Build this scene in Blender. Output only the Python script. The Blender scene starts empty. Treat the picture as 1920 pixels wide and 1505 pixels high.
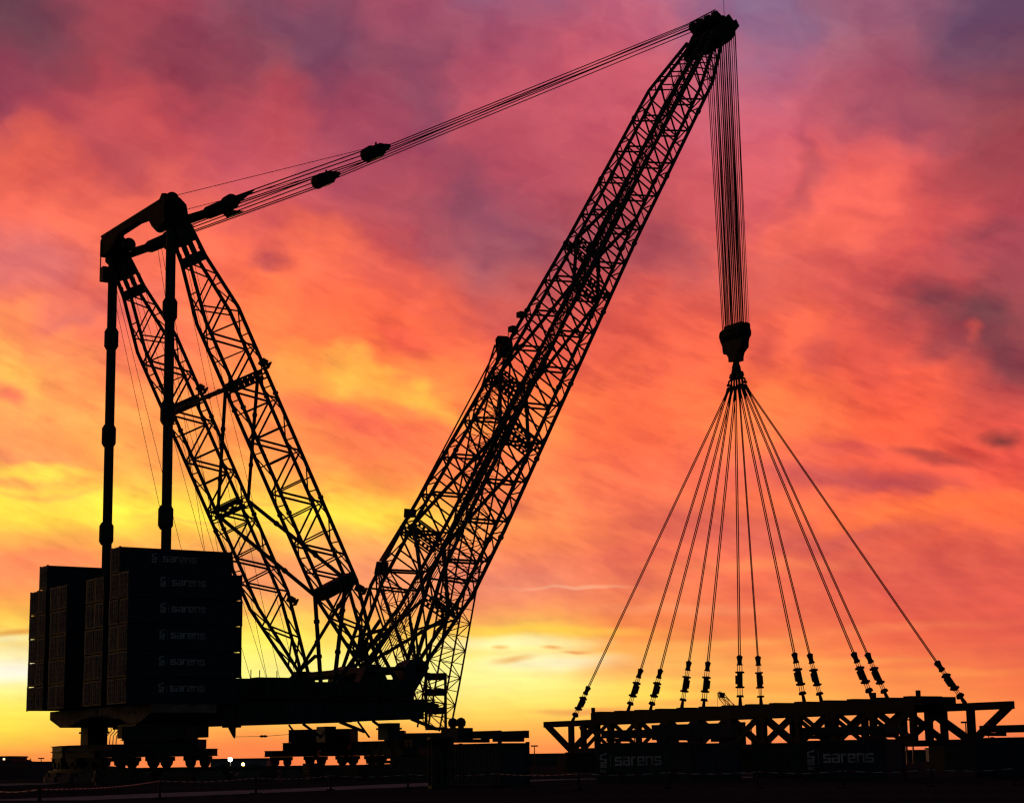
import bpy, math, random
from mathutils import Vector, Matrix
random.seed(7)
scene = bpy.context.scene
C = scene.collection
R = math.radians
PI = math.pi

# ------------------------------------------------------------------ camera
FPX = 3600.0                      # focal length in pixels of a 1920 px wide frame
PITCH = math.atan(676.0/FPX)
ROLL = 0.0135
EYE = Vector((0, 0, 1.4))
fwd = Vector((0, math.cos(PITCH), math.sin(PITCH)))
_r, _u = Vector((1, 0, 0)), Vector((1, 0, 0)).cross(fwd)
rgt = _r*math.cos(ROLL) - _u*math.sin(ROLL)
upv = _r*math.sin(ROLL) + _u*math.cos(ROLL)
cam_d = bpy.data.cameras.new('camera'); cam = bpy.data.objects.new('camera', cam_d); C.objects.link(cam)
cam_d.sensor_width = 36.0; cam_d.lens = 36.0*FPX/1920.0; cam_d.clip_start = 0.5; cam_d.clip_end = 20000
M = Matrix((rgt, upv, -fwd)).transposed().to_4x4(); M.translation = EYE
cam.matrix_world = M
scene.camera = cam

def ray(px, py):
    return (fwd*FPX + rgt*(px-960.0) - upv*(py-752.5)).normalized()
def at(px, py, depth):            # the point seen at this pixel of the photograph, at a distance along +Y
    d = ray(px, py); return EYE + d*(depth/d.y)
def ground_x(px, depth, z=0.0):   # ground point at that distance in the direction of a column of the picture
    p = at(px, 1400, depth); return Vector((p.x, depth, z))

# ------------------------------------------------------------------ exposure
vs = scene.view_settings
scene.display_settings.display_device = 'sRGB'
vs.view_transform = 'Standard'; vs.look = 'None'; vs.exposure = 0.0; vs.gamma = 1.0; vs.use_curve_mapping = False
scene.cycles.max_bounces = 3; scene.cycles.diffuse_bounces = 1; scene.cycles.glossy_bounces = 1; scene.cycles.use_denoising = True
scene.cycles.use_adaptive_sampling = True; scene.cycles.adaptive_threshold = .02; scene.cycles.adaptive_min_samples = 10
scene.cycles.filter_width = 1.3

# ------------------------------------------------------------------ sky: dusk with a sunset cloud deck
def lin(c):
    return tuple((v/255/12.92 if v/255 <= .04045 else ((v/255+.055)/1.055)**2.4) for v in c)
world = bpy.data.worlds.new('World'); scene.world = world; world.use_nodes = True
world.cycles.sampling_method = 'MANUAL'; world.cycles.sample_map_resolution = 512
nt = world.node_tree; N = nt.nodes; LK = nt.links; N.clear()
SUN_AZ, SUN_EL = R(-9), R(2.0)
def node(kind, **kw):
    n = N.new(kind)
    for k_, v_ in kw.items(): setattr(n, k_, v_)
    return n
def mth(op, a_, b_=None, c_=None, clamp=False):
    n = node('ShaderNodeMath', operation=op, use_clamp=clamp)
    for i, v_ in enumerate((a_, b_, c_)):
        if v_ is None: continue
        if hasattr(v_, 'is_linked'): LK.new(v_, n.inputs[i])
        else: n.inputs[i].default_value = v_
    return n.outputs[0]
def vmath(op, a_, b_):
    n = node('ShaderNodeVectorMath', operation=op)
    for i, v_ in enumerate((a_, b_)):
        if hasattr(v_, 'is_linked'): LK.new(v_, n.inputs[i])
        else: n.inputs[i].default_value = v_
    return n.outputs[0]
def cmix(fac, a_, b_, blend='MIX'):
    n = node('ShaderNodeMix', data_type='RGBA', blend_type=blend, clamp_factor=True)
    for s_, v_ in ((n.inputs[0], fac), (n.inputs[6], a_), (n.inputs[7], b_)):
        if hasattr(v_, 'is_linked'): LK.new(v_, s_)
        else: s_.default_value = v_ if not isinstance(v_, tuple) else (*v_, 1) if len(v_) == 3 else v_
    return n.outputs[2]
def smooth(v_, lo, hi, a_=0.0, b_=1.0):
    n = node('ShaderNodeMapRange', interpolation_type='SMOOTHSTEP')
    LK.new(v_, n.inputs[0]); n.inputs[1].default_value = lo; n.inputs[2].default_value = hi
    n.inputs[3].default_value = a_; n.inputs[4].default_value = b_
    return n.outputs[0]
tc = node('ShaderNodeTexCoord'); sep = node('ShaderNodeSeparateXYZ'); LK.new(tc.outputs['Generated'], sep.inputs[0])
az = mth('ARCTAN2', sep.outputs[0], sep.outputs[1]); el = mth('ARCSINE', sep.outputs[2])
comb = node('ShaderNodeCombineXYZ'); LK.new(az, comb.inputs[0]); LK.new(el, comb.inputs[1])
P0 = comb.outputs[0]
def noise(vec, sx, sy, detail=4.0, rough=.55, dist=0.0, off=(0, 0, 0), rot=0.0):
    m = node('ShaderNodeMapping', vector_type='TEXTURE'); LK.new(vec, m.inputs[0]); m.inputs[1].default_value = off   # rotate first, then stretch
    m.inputs[2].default_value = (0, 0, rot); m.inputs[3].default_value = (1/sx, 1/sy, 1)
    n = node('ShaderNodeTexNoise', noise_dimensions='2D'); LK.new(m.outputs[0], n.inputs['Vector'])
    n.inputs['Scale'].default_value = 1.0; n.inputs['Detail'].default_value = detail
    n.inputs['Roughness'].default_value = rough; n.inputs['Distortion'].default_value = dist
    return n
# warp: broad billows high up, flat layers low down
w1 = noise(P0, 24, 32, 2.5, .5, 0); w2 = noise(P0, 70, 130, 2, .5, 0, (3, 7, 0))
wv1 = vmath('MULTIPLY', vmath('SUBTRACT', w1.outputs['Color'], (.5, .5, .5)), (.042, .030, 0))
wv2 = vmath('MULTIPLY', vmath('SUBTRACT', w2.outputs['Color'], (.5, .5, .5)), (.010, .005, 0))
warp = vmath('ADD', wv1, wv2)
wamt = smooth(el, R(1.0), R(15), .12, 1.0)
wsc = node('ShaderNodeVectorMath', operation='SCALE'); LK.new(warp, wsc.inputs[0]); LK.new(wamt, wsc.inputs[3])
P = vmath('ADD', P0, wsc.outputs[0])
psep = node('ShaderNodeSeparateXYZ'); LK.new(P, psep.inputs[0]); azw, elw = psep.outputs[0], psep.outputs[1]
ROWS = [0, 100, 200, 300, 400, 480, 560, 640, 720, 800, 860, 910, 960, 1000, 1050, 1100, 1150, 1200, 1250, 1300, 1340, 1380, 1415]
COLS = [0, 240, 480, 720, 960, 1200, 1440, 1680, 1920]
GRID = [
 [(105,70,90),(165,70,95),(130,75,105),(160,80,110),(140,85,125),(190,100,135),(130,110,155),(150,95,130),(100,75,115)],
 [(150,65,90),(155,65,85),(130,70,95),(130,75,105),(180,85,115),(205,95,120),(165,100,140),(160,90,120),(115,70,100)],
 [(160,70,95),(195,80,95),(165,70,95),(165,75,105),(195,85,110),(205,90,110),(205,105,135),(175,85,110),(140,70,90)],
 [(205,85,90),(215,90,95),(195,85,110),(165,75,105),(175,80,105),(200,85,105),(220,100,120),(225,95,105),(165,70,85)],
 [(255,115,95),(240,110,95),(215,95,105),(180,80,100),(160,80,105),(180,80,95),(225,100,105),(225,95,95),(175,70,90)],
 [(205,110,125),(255,120,95),(250,110,85),(210,90,95),(150,85,110),(175,80,95),(215,95,100),(215,90,95),(170,75,95)],
 [(240,115,100),(225,110,105),(255,125,85),(245,105,80),(195,90,95),(220,90,85),(215,95,90),(215,85,85),(150,70,85)],
 [(255,150,95),(240,110,100),(255,130,80),(250,105,75),(215,85,85),(230,95,80),(235,95,80),(205,80,80),(145,65,80)],
 [(255,185,95),(255,140,95),(255,140,85),(255,150,80),(255,120,75),(240,105,80),(250,115,75),(235,90,75),(170,70,80)],
 [(255,150,100),(255,165,90),(255,150,85),(250,115,85),(255,140,80),(250,110,75),(255,130,80),(250,100,70),(220,80,75)],
 [(250,150,98),(255,165,90),(255,150,85),(250,125,85),(255,125,85),(245,110,80),(240,110,90),(240,95,75),(225,80,75)],
 [(252,188,85),(255,182,85),(255,172,82),(255,145,78),(255,135,85),(240,110,85),(225,100,85),(220,85,80),(245,100,70)],
 [(255,225,70),(255,235,75),(255,235,75),(255,230,70),(250,140,90),(245,120,80),(250,120,75),(250,110,65),(255,115,65)],
 [(248,165,85),(255,190,80),(255,192,85),(255,180,85),(255,150,85),(230,110,85),(225,105,85),(235,100,75),(225,95,75)],
 [(245,140,95),(255,150,90),(255,170,100),(250,160,105),(240,130,100),(235,110,85),(235,110,85),(225,100,80),(215,90,75)],
 [(245,135,90),(250,140,90),(250,150,105),(245,150,110),(240,140,105),(240,130,90),(235,110,80),(225,95,80),(215,85,75)],
 [(255,200,75),(255,190,80),(255,200,90),(250,160,90),(240,145,95),(245,130,80),(240,115,80),(230,100,75),(220,90,75)],
 [(255,235,110),(255,230,90),(255,240,90),(255,215,80),(255,230,80),(250,150,75),(245,130,75),(240,105,75),(225,95,75)],
 [(255,255,220),(255,250,180),(255,250,140),(255,250,150),(255,252,170),(255,205,100),(252,165,85),(248,132,78),(240,115,75)],
 [(255,250,120),(255,250,120),(255,250,130),(255,250,140),(255,248,125),(255,225,92),(255,190,85),(252,150,78),(245,125,72)],
 [(255,235,85),(255,225,90),(255,210,90),(255,220,90),(255,215,90),(255,195,85),(255,175,85),(255,152,80),(252,142,76)],
 [(255,230,75),(255,170,75),(255,150,75),(255,160,75),(255,165,80),(255,155,80),(250,140,80),(245,130,80),(245,125,75)],
 [(250,140,75),(250,135,75),(250,130,75),(250,135,75),(250,140,80),(245,135,80),(240,130,80),(235,120,80),(230,115,75)]]
EL0, EL1 = R(-1.0), R(23.0)
fac = mth('DIVIDE', mth('SUBTRACT', elw, EL0), EL1-EL0, clamp=True)
sky = None; prev = None
for ci, cx in enumerate(COLS):
    rp = node('ShaderNodeValToRGB'); LK.new(fac, rp.inputs[0]); cr = rp.color_ramp; cr.interpolation = 'B_SPLINE'
    stops = []
    for ri, y in enumerate(ROWS):
        d = ray(cx, y); stops.append(((math.asin(d.z)-EL0)/(EL1-EL0), lin(GRID[ri][ci])))
    stops.sort(key=lambda t_: t_[0])
    d = ray(cx, 800); caz = math.atan2(d.x, d.y)
    cr.elements[0].position = max(0, stops[0][0]); cr.elements[0].color = (*stops[0][1], 1)
    cr.elements[1].position = min(1, stops[-1][0]); cr.elements[1].color = (*stops[-1][1], 1)
    for p_, c_ in stops[1:-1]:
        e = cr.elements.new(p_); e.color = (*c_, 1)
    if sky is None: sky = rp.outputs[0]
    else: sky = cmix(smooth(azw, prev, caz), sky, rp.outputs[0])
    prev = caz
# single clouds, streaks and gaps of the deck, each a soft patch in azimuth and elevation
P1c = node('ShaderNodeCombineXYZ'); LK.new(azw, P1c.inputs[0]); LK.new(elw, P1c.inputs[1]); P1c.inputs[2].default_value = 1.0
def vdot(v_, c_):
    n = node('ShaderNodeVectorMath', operation='DOT_PRODUCT'); LK.new(v_, n.inputs[0]); n.inputs[1].default_value = c_; return n.outputs['Value']
def patch(base, px, py, rx, ry, rot, col, k_):
    d = ray(px, py); caz, cel = math.atan2(d.x, d.y), math.asin(d.z); rx, ry = rx*1.12/FPX, ry*1.12/FPX
    c_, s_ = math.cos(R(rot)), math.sin(R(rot))
    u_ = vdot(P1c.outputs[0], (c_/rx, s_/rx, -(caz*c_+cel*s_)/rx)); v_ = vdot(P1c.outputs[0], (-s_/ry, c_/ry, (caz*s_-cel*c_)/ry))
    q = math.sqrt(k_)
    f = mth('MULTIPLY_ADD', mth('MULTIPLY_ADD', v_, v_, mth('MULTIPLY', u_, u_)), -q, q, clamp=True)
    return cmix(mth('MULTIPLY', f, f), base, lin(col))
def extent(px, py, rx, ry, rot, *_):
    d = ray(px, py); caz, cel = math.atan2(d.x, d.y), math.asin(d.z); rx, ry = rx*1.12/FPX, ry*1.12/FPX
    c_, s_ = math.cos(R(rot)), math.sin(R(rot))
    ex, ey = math.hypot(rx*c_, ry*s_), math.hypot(rx*s_, ry*c_)
    return caz-ex, caz+ex, cel-ey, cel+ey
PATCHES = [
 (1300,1208,260,13,1,(255,180,92),.65),(1520,1240,260,12,-1,(255,172,86),.55),(1620,1180,300,15,2,(250,140,86),.45),(1250,1142,260,14,-1,(247,152,104),.55),(1750,1262,220,12,0,(255,155,78),.55),(1400,1062,300,18,-2,(250,140,88),.5),(1650,1330,260,10,0,(255,165,85),.5),
 (150,926,230,8,2,(250,160,88),.65),(420,976,210,8,-1,(250,172,88),.55),(560,930,160,7,3,(250,160,85),.5),
 (40,60,190,110,-15,(95,62,85),.55),(10,185,110,70,0,(140,65,95),.6),(50,290,110,60,20,(245,110,90),.6),(235,290,120,70,-20,(170,75,95),.6),
 (330,110,170,90,-25,(130,62,88),.6),(600,90,150,90,-30,(112,70,105),.7),(800,190,70,150,10,(125,72,108),.55),(520,230,120,130,0,(205,85,95),.5),
 (760,20,150,60,0,(165,80,115),.4),(905,375,110,80,-20,(125,68,100),.75),(820,430,110,70,-20,(150,78,105),.5),(500,478,80,34,0,(175,75,95),.7),
 (600,470,120,70,-10,(255,120,85),.6),(1000,330,120,110,0,(200,88,112),.5),(1130,200,130,130,0,(195,90,120),.4),(1440,40,150,70,-5,(130,108,155),.35),
 (1290,30,140,70,0,(190,100,135),.3),(1500,330,36,80,-15,(150,70,100),.75),(1600,370,170,110,-15,(250,110,100),.65),(1530,450,120,60,10,(255,115,95),.6),
 (1700,230,130,70,-10,(150,85,115),.5),(1830,430,120,40,-10,(140,65,85),.65),(1760,420,120,60,15,(225,90,95),.5),(1250,480,110,80,-35,(160,75,95),.6),
 (1180,470,80,120,-35,(160,75,95),.3),(1790,600,230,95,-22,(150,68,84),.6),(1830,585,140,58,-22,(100,62,78),.8),(1770,640,90,55,25,(135,60,78),.7),(1880,660,110,50,-40,(118,60,76),.8),(1815,625,44,26,-30,(195,80,80),.8),
 (1500,620,70,60,0,(250,110,85),.6),(1430,660,60,60,0,(205,85,88),.5),(1545,670,70,40,-30,(195,78,85),.6),(1880,829,50,22,-20,(95,48,55),.85),(1735,850,110,22,-16,(160,62,66),.85),
 (1810,845,70,20,-22,(190,65,62),.7),(1580,835,130,24,-8,(215,85,85),.6),(1640,905,240,30,-7,(175,72,82),.8),(1500,880,150,30,-10,(205,90,92),.5),(1330,980,260,50,-8,(205,92,88),.65),(1580,1000,260,40,8,(200,90,85),.6),
 (1700,960,260,26,8,(255,120,66),.7),(690,500,260,60,-20,(225,95,90),.4),(650,700,80,60,-10,(255,190,85),.9),(770,738,190,34,-24,(255,178,80),.9),(690,760,120,16,-22,(255,150,78),.6),(560,680,70,60,0,(255,160,80),.6),
 (640,780,190,40,-12,(245,100,92),.6),(760,640,110,36,-18,(235,82,84),.5),(10,740,70,30,-12,(230,100,95),.8),(10,680,90,40,-10,(255,195,95),.6),(60,520,140,60,15,(205,105,120),.5),
 (130,590,80,30,10,(205,105,110),.6),(30,860,160,18,-2,(245,150,100),.7),(40,888,150,16,0,(255,225,85),.8),(200,930,160,20,3,(255,215,85),.6),(0,905,70,14,0,(235,140,90),.5),
 (30,1040,300,24,-4,(248,135,92),.8),(60,1180,130,9,4,(225,150,70),.8),(30,1260,160,24,0,(255,255,235),.8),(0,1195,120,10,0,(255,255,190),.6),(980,1012,240,30,0,(250,135,80),.4),
 (1060,1098,150,5,-1,(255,205,165),.42),(950,1090,160,40,0,(235,140,110),.5),(960,1205,200,22,0,(255,252,185),.8),(1040,1240,180,24,0,(255,252,205),.7),(1030,1211,26,6,0,(245,180,95),.9),
 (1078,1219,34,5,0,(240,165,90),.9),(960,1236,48,9,8,(240,185,100),.8),(938,1212,18,6,0,(240,190,100),.8),(1180,1252,130,34,4,(245,165,95),.7),(1330,1262,160,20,0,(250,155,85),.5),
 (1110,1332,150,9,0,(240,150,85),.7),(1300,1320,170,10,0,(245,150,80),.5),(400,1150,170,8,0,(235,150,80),.6),(640,1165,60,8,0,(235,165,80),.7),(1020,1180,260,14,-2,(255,215,75),.6),(1450,1290,220,16,0,(255,150,75),.5)]
# fibrous cloud texture
f1 = noise(P0, 20, 70, 6, .55, 0, (11, 2, 0), R(-24)); f2 = noise(P, 26, 34, 6, .55, 0, (1, 5, 0)); f4 = noise(P0, 12, 46, 5, .55, 0, (4, 1, 0), R(-20)); f3 = noise(P0, 22, 230, 3, .5, 0, (2, 9, 0))
t1 = mth('MULTIPLY', mth('MULTIPLY', mth('SUBTRACT', f1.outputs['Fac'], .5), .6), smooth(el, R(11), R(17), 1.0, .25))
t2 = mth('MULTIPLY', mth('SUBTRACT', f2.outputs['Fac'], .5), .62)
tex = mth('MULTIPLY', mth('ADD', t1, t2), smooth(el, R(1.0), R(7), .12, 1.0))
lay = mth('MULTIPLY', mth('SUBTRACT', f3.outputs['Fac'], .5), smooth(el, R(4), R(8), .16, 0.0))
tex = mth('ADD', tex, lay)
wisp = mth('MULTIPLY', mth('SUBTRACT', smooth(f4.outputs['Fac'], .36, .46, 0, 1), smooth(f4.outputs['Fac'], .53, .64, 0, 1)), mth('MULTIPLY', smooth(el, R(3), R(8), .03, .15), smooth(el, R(12), R(18), 1.0, .3)))
tex = mth('ADD', tex, mth('SUBTRACT', wisp, .04))
gain = node('ShaderNodeCombineColor')
for i, (k_, b_) in enumerate(((.9, 1.05), (1.25, 1.0), (.55, smooth(el, R(4), R(12), 1.0, .84)))): LK.new(mth('MULTIPLY_ADD', tex, k_, b_), gain.inputs[i])
# away from the sunset and overhead the deck loses its light and the clear dusk sky takes over
sund = Vector((math.sin(SUN_AZ), math.cos(SUN_AZ), 0))
dotn = node('ShaderNodeVectorMath', operation='DOT_PRODUCT'); LK.new(tc.outputs['Generated'], dotn.inputs[0]); dotn.inputs[1].default_value = sund
west = smooth(dotn.outputs['Value'], .05, .92)
high = smooth(el, R(23), R(52), 1.0, .05)
glow = mth('MULTIPLY', west, high)
st = node('ShaderNodeTexSky', sky_type='NISHITA', sun_disc=False, sun_elevation=SUN_EL, sun_rotation=SUN_AZ, air_density=1.0, dust_density=1.5, ozone_density=2.0)
# the deck is evaluated zone by zone, each zone with the patches that reach into it
AZT = [-.07, .0, .085, .165]; ELT = [.06, .13, .21, .29]
def zone_shader(a0, a1, e0, e1):
    c_ = sky
    for p_ in PATCHES:
        x0, x1, y0, y1 = extent(*p_)
        if x1 > a0 and x0 < a1 and y1 > e0 and y0 < e1: c_ = patch(c_, *p_)
    b_ = node('ShaderNodeBackground'); LK.new(cmix(1.0, c_, gain.outputs[0], 'MULTIPLY'), b_.inputs[0]); LK.new(glow, b_.inputs[1]); return b_.outputs[0]
def split(val, ths, lo, hi, leaf):
    if not ths: return leaf(lo, hi)
    m_ = len(ths)//2; t_ = ths[m_]
    a_, b_ = split(val, ths[:m_], lo, t_, leaf), split(val, ths[m_+1:], t_, hi, leaf)
    n = node('ShaderNodeMixShader'); LK.new(mth('GREATER_THAN', val, t_), n.inputs[0]); LK.new(a_, n.inputs[1]); LK.new(b_, n.inputs[2]); return n.outputs[0]
deck = split(elw, ELT, -9, 9, lambda e0, e1: split(azw, AZT, -9, 9, lambda a0, a1: zone_shader(a0, a1, e0, e1)))
bg2 = node('ShaderNodeBackground'); LK.new(st.outputs[0], bg2.inputs[0]); LK.new(mth('MULTIPLY', mth('SUBTRACT', 1.0, glow), .05), bg2.inputs[1])
add = node('ShaderNodeAddShader'); LK.new(deck, add.inputs[0]); LK.new(bg2.outputs[0], add.inputs[1])
wo = node('ShaderNodeOutputWorld'); LK.new(add.outputs[0], wo.inputs[0])

sl = bpy.data.lights.new('sun', 'SUN'); so = bpy.data.objects.new('sun', sl); C.objects.link(so)
sl.energy = 0.5; sl.angle = R(10); sl.color = (1, .55, .25)
sdir = Vector((math.sin(SUN_AZ)*math.cos(SUN_EL), math.cos(SUN_AZ)*math.cos(SUN_EL), math.sin(SUN_EL)))
so.rotation_euler = sdir.to_track_quat('Z', 'Y').to_euler(); so.location = sdir*500

# ------------------------------------------------------------------ materials
MATS = {}
def mat(name, col, rough=.7, var=.35, scale=1.5, spec=.2, emit=None, metal=0.0, bump=0.0):
    m = bpy.data.materials.new(name); m.use_nodes = True; t = m.node_tree; n = t.nodes; b = n['Principled BSDF']
    g = n.new('ShaderNodeTexCoord'); z = n.new('ShaderNodeTexNoise'); z.inputs['Scale'].default_value = scale; z.inputs['Detail'].default_value = 6
    t.links.new(g.outputs['Object'], z.inputs['Vector'])
    r_ = n.new('ShaderNodeValToRGB'); r_.color_ramp.elements[0].position = .3; r_.color_ramp.elements[1].position = .72
    r_.color_ramp.elements[0].color = (*[c*(1-var) for c in col], 1); r_.color_ramp.elements[1].color = (*[c*(1+var) for c in col], 1)
    t.links.new(z.outputs['Fac'], r_.inputs[0]); t.links.new(r_.outputs[0], b.inputs['Base Color'])
    b.inputs['Roughness'].default_value = rough; b.inputs['Specular IOR Level'].default_value = spec; b.inputs['Metallic'].default_value = metal
    if bump:
        bp = n.new('ShaderNodeBump'); bp.inputs['Strength'].default_value = bump; t.links.new(z.outputs['Fac'], bp.inputs['Height']); t.links.new(bp.outputs[0], b.inputs['Normal'])
    if emit:
        b.inputs['Emission Color'].default_value = (*emit[0], 1); b.inputs['Emission Strength'].default_value = emit[1]
    MATS[name] = m; return m
mat('lattice_paint', (.035, .034, .034), .75, .3, .8)
mat('dark_steel', (.02, .0185, .018), .7, .4, 1.2)
mat('black_steel', (.009, .0085, .008), .8, .3, 1.2, spec=.1)
mat('rope_steel', (.03, .026, .025), .8, .2, 3)
mat('girder_paint', (.028, .030, .036), .65, .35, .5)
mat('tray_paint', (.20, .14, .12), .85, .35, .9, bump=.1)
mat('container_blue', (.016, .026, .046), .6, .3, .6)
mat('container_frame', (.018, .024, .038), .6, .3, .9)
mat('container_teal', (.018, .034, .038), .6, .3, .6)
mat('door_steel', (.050, .036, .036), .7, .4, 1.5)
mat('door_trim', (.24, .20, .20), .7, .35, 2)
mat('white_letter', (.38, .37, .38), .7, .45, 1.3)
mat('truss_steel', (.020, .017, .016), .75, .35, .8)
mat('timber', (.07, .05, .035), .9, .4, 3, bump=.2)
mat('red_paint_and_glare', (.35, .05, .03), .6, .3, .8)  # red paint; on the crawler crane the red is glare put into the colour
mat('rubber', (.015, .015, .015), .9, .2, 4)
mat('concrete', (.085, .07, .066), .9, .3, 1.2, bump=.2)
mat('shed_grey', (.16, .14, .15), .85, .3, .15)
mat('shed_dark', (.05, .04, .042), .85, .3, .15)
mat('lamp_white', (.8, .8, .75), .4, 0, 1, emit=((1, .86, .62), 7))
mat('lamp_amber', (.8, .6, .3), .4, 0, 1, emit=((1, .5, .1), 5))
mat('lamp_small', (.8, .7, .5), .4, 0, 1, emit=((1, .62, .35), 2.5))
mat('glass_dark', (.02, .022, .025), .15, .1, 1, spec=.5)
def mat_ground():
    m = bpy.data.materials.new('dirt_ground'); m.use_nodes = True; t = m.node_tree; n = t.nodes; b = n['Principled BSDF']
    g = n.new('ShaderNodeTexCoord'); cols = []
    z1 = n.new('ShaderNodeTexNoise'); z1.inputs['Scale'].default_value = .06; z1.inputs['Detail'].default_value = 8
    z2 = n.new('ShaderNodeTexNoise'); z2.inputs['Scale'].default_value = 1.6; z2.inputs['Detail'].default_value = 8
    for z in (z1, z2): t.links.new(g.outputs['Object'], z.inputs['Vector'])
    a_ = n.new('ShaderNodeMath'); a_.operation = 'MULTIPLY'; t.links.new(z1.outputs['Fac'], a_.inputs[0]); t.links.new(z2.outputs['Fac'], a_.inputs[1])
    r_ = n.new('ShaderNodeValToRGB'); r_.color_ramp.elements[0].position = .12; r_.color_ramp.elements[1].position = .42
    r_.color_ramp.elements[0].color = (.026, .021, .020, 1); r_.color_ramp.elements[1].color = (.075, .058, .052, 1)
    t.links.new(a_.outputs[0], r_.inputs[0]); t.links.new(r_.outputs[0], b.inputs['Base Color'])
    b.inputs['Roughness'].default_value = 1.0; b.inputs['Specular IOR Level'].default_value = .0
    bp = n.new('ShaderNodeBump'); bp.inputs['Strength'].default_value = .6; bp.inputs['Distance'].default_value = .15
    t.links.new(z2.outputs['Fac'], bp.inputs['Height']); t.links.new(bp.outputs[0], b.inputs['Normal'])
    MATS['dirt_ground'] = m
mat_ground()
mat('gravel_path', (.34, .27, .26), 1.0, .3, .8, spec=0, bump=.3)
def mat_stripes():
    m = bpy.data.materials.new('barrier_stripes'); m.use_nodes = True; t = m.node_tree; n = t.nodes; b = n['Principled BSDF']
    g = n.new('ShaderNodeTexCoord'); s_ = n.new('ShaderNodeSeparateXYZ'); t.links.new(g.outputs['Object'], s_.inputs[0])
    f = n.new('ShaderNodeMath'); f.operation = 'PINGPONG'; f.inputs[1].default_value = .45; t.links.new(s_.outputs[0], f.inputs[0])
    r_ = n.new('ShaderNodeValToRGB'); r_.color_ramp.interpolation = 'CONSTANT'; r_.color_ramp.elements[1].position = .225
    r_.color_ramp.elements[0].color = (.5, .48, .48, 1); r_.color_ramp.elements[1].color = (.25, .02, .015, 1)
    t.links.new(f.outputs[0], r_.inputs[0]); t.links.new(r_.outputs[0], b.inputs['Base Color']); b.inputs['Roughness'].default_value = .6
    MATS['barrier_stripes'] = m
mat_stripes()

# ------------------------------------------------------------------ mesh helpers
class MB:
    def __init__(s, lift=0.0): s.v = []; s.f = []; s.lift = lift   # lift raises boxes and prisms given in nominal heights
    def poly(s, vs_, faces):
        b = len(s.v); s.v += [(p[0], p[1], p[2]+s.lift) for p in vs_]; s.f += [tuple(i+b for i in f_) for f_ in faces]; return s
    def hexa(s, p):               # 8 points: bottom 0-3, top 4-7
        return s.poly(p, [(3, 2, 1, 0), (4, 5, 6, 7), (0, 1, 5, 4), (1, 2, 6, 5), (2, 3, 7, 6), (3, 0, 4, 7)])
    def box(s, x0, x1, y0, y1, z0, z1):
        return s.hexa([(x0, y0, z0), (x1, y0, z0), (x1, y1, z0), (x0, y1, z0), (x0, y0, z1), (x1, y0, z1), (x1, y1, z1), (x0, y1, z1)])
    def bar(s, p0, p1, w, h, upw=Vector((0, 0, 1))):      # rectangular bar between two points
        p0, p1 = Vector(p0), Vector(p1); d = (p1-p0).normalized(); sd = d.cross(upw)
        if sd.length < 1e-4: sd = d.cross(Vector((1, 0, 0)))
        sd.normalize(); u_ = sd.cross(d).normalized(); a_, b_ = sd*(w/2), u_*(h/2)
        return s.hexa([p0-a_-b_, p0+a_-b_, p1+a_-b_, p1-a_-b_, p0-a_+b_, p0+a_+b_, p1+a_+b_, p1-a_+b_])
    def tube(s, pts, rad, n=8, caps=True):
        pts = [Vector(p) for p in pts]; m = len(pts); rad = rad if isinstance(rad, (list, tuple)) else [rad]*m; b = len(s.v)
        for i, p in enumerate(pts):
            d = (pts[min(i+1, m-1)]-pts[max(i-1, 0)]).normalized()
            sd = d.cross(Vector((0, 0, 1)))
            if sd.length < 1e-3: sd = d.cross(Vector((1, 0, 0)))
            sd.normalize(); u_ = sd.cross(d)
            for j in range(n):
                a_ = 2*PI*j/n; s.v.append(tuple(p+(sd*math.cos(a_)+u_*math.sin(a_))*rad[i]))
        for i in range(m-1):
            for j in range(n):
                s.f.append((b+i*n+j, b+i*n+(j+1) % n, b+(i+1)*n+(j+1) % n, b+(i+1)*n+j))
        if caps:
            s.f.append(tuple(b+j for j in range(n))[::-1]); s.f.append(tuple(b+(m-1)*n+j for j in range(n)))
        return s
    def prism(s, poly, o, ex, ey, ez, t0, t1):            # polygon (x,y) in plane ex,ey at o, extruded along ez from t0 to t1
        n = len(poly); o, ex, ey, ez = map(Vector, (o, ex, ey, ez))
        a_ = [o+ex*x+ey*y+ez*t0 for x, y in poly]; b_ = [o+ex*x+ey*y+ez*t1 for x, y in poly]
        return s.poly(a_+b_, [tuple(range(n))[::-1], tuple(range(n, 2*n))]+[(i, (i+1) % n, n+(i+1) % n, n+i) for i in range(n)])
    def mesh(s, name, material, smooth_=False):
        me = bpy.data.meshes.new(name); me.from_pydata(s.v, [], s.f); me.update()
        import bmesh
        bm = bmesh.new(); bm.from_mesh(me); bmesh.ops.recalc_face_normals(bm, faces=bm.faces); bm.to_mesh(me); bm.free()
        if smooth_: me.polygons.foreach_set('use_smooth', [True]*len(me.polygons)); me.set_sharp_from_angle(angle=R(40))
        me.materials.append(MATS[material]); return me
    def build(s, name, material, parent=None, smooth_=False, loc=None, kind=None):
        o = bpy.data.objects.new(name, s.mesh(name, material, smooth_)); C.objects.link(o)
        if parent: o.parent = parent
        if loc is not None: o.location = loc
        if kind: o['kind'] = kind
        return o
def obj(name, me, parent=None, loc=None, rot=None):
    o = bpy.data.objects.new(name, me); C.objects.link(o)
    if parent: o.parent = parent
    if loc is not None: o.location = loc
    if rot is not None: o.rotation_euler = rot
    return o
def thing(name, label, cat, loc=(0, 0, 0), rz=0.0, group=None):
    o = bpy.data.objects.new(name, None); C.objects.link(o); o.location = loc; o.rotation_euler = (0, 0, rz); o.empty_display_size = .3
    o['label'] = label; o['category'] = cat
    if group: o['group'] = group
    return o
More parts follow.
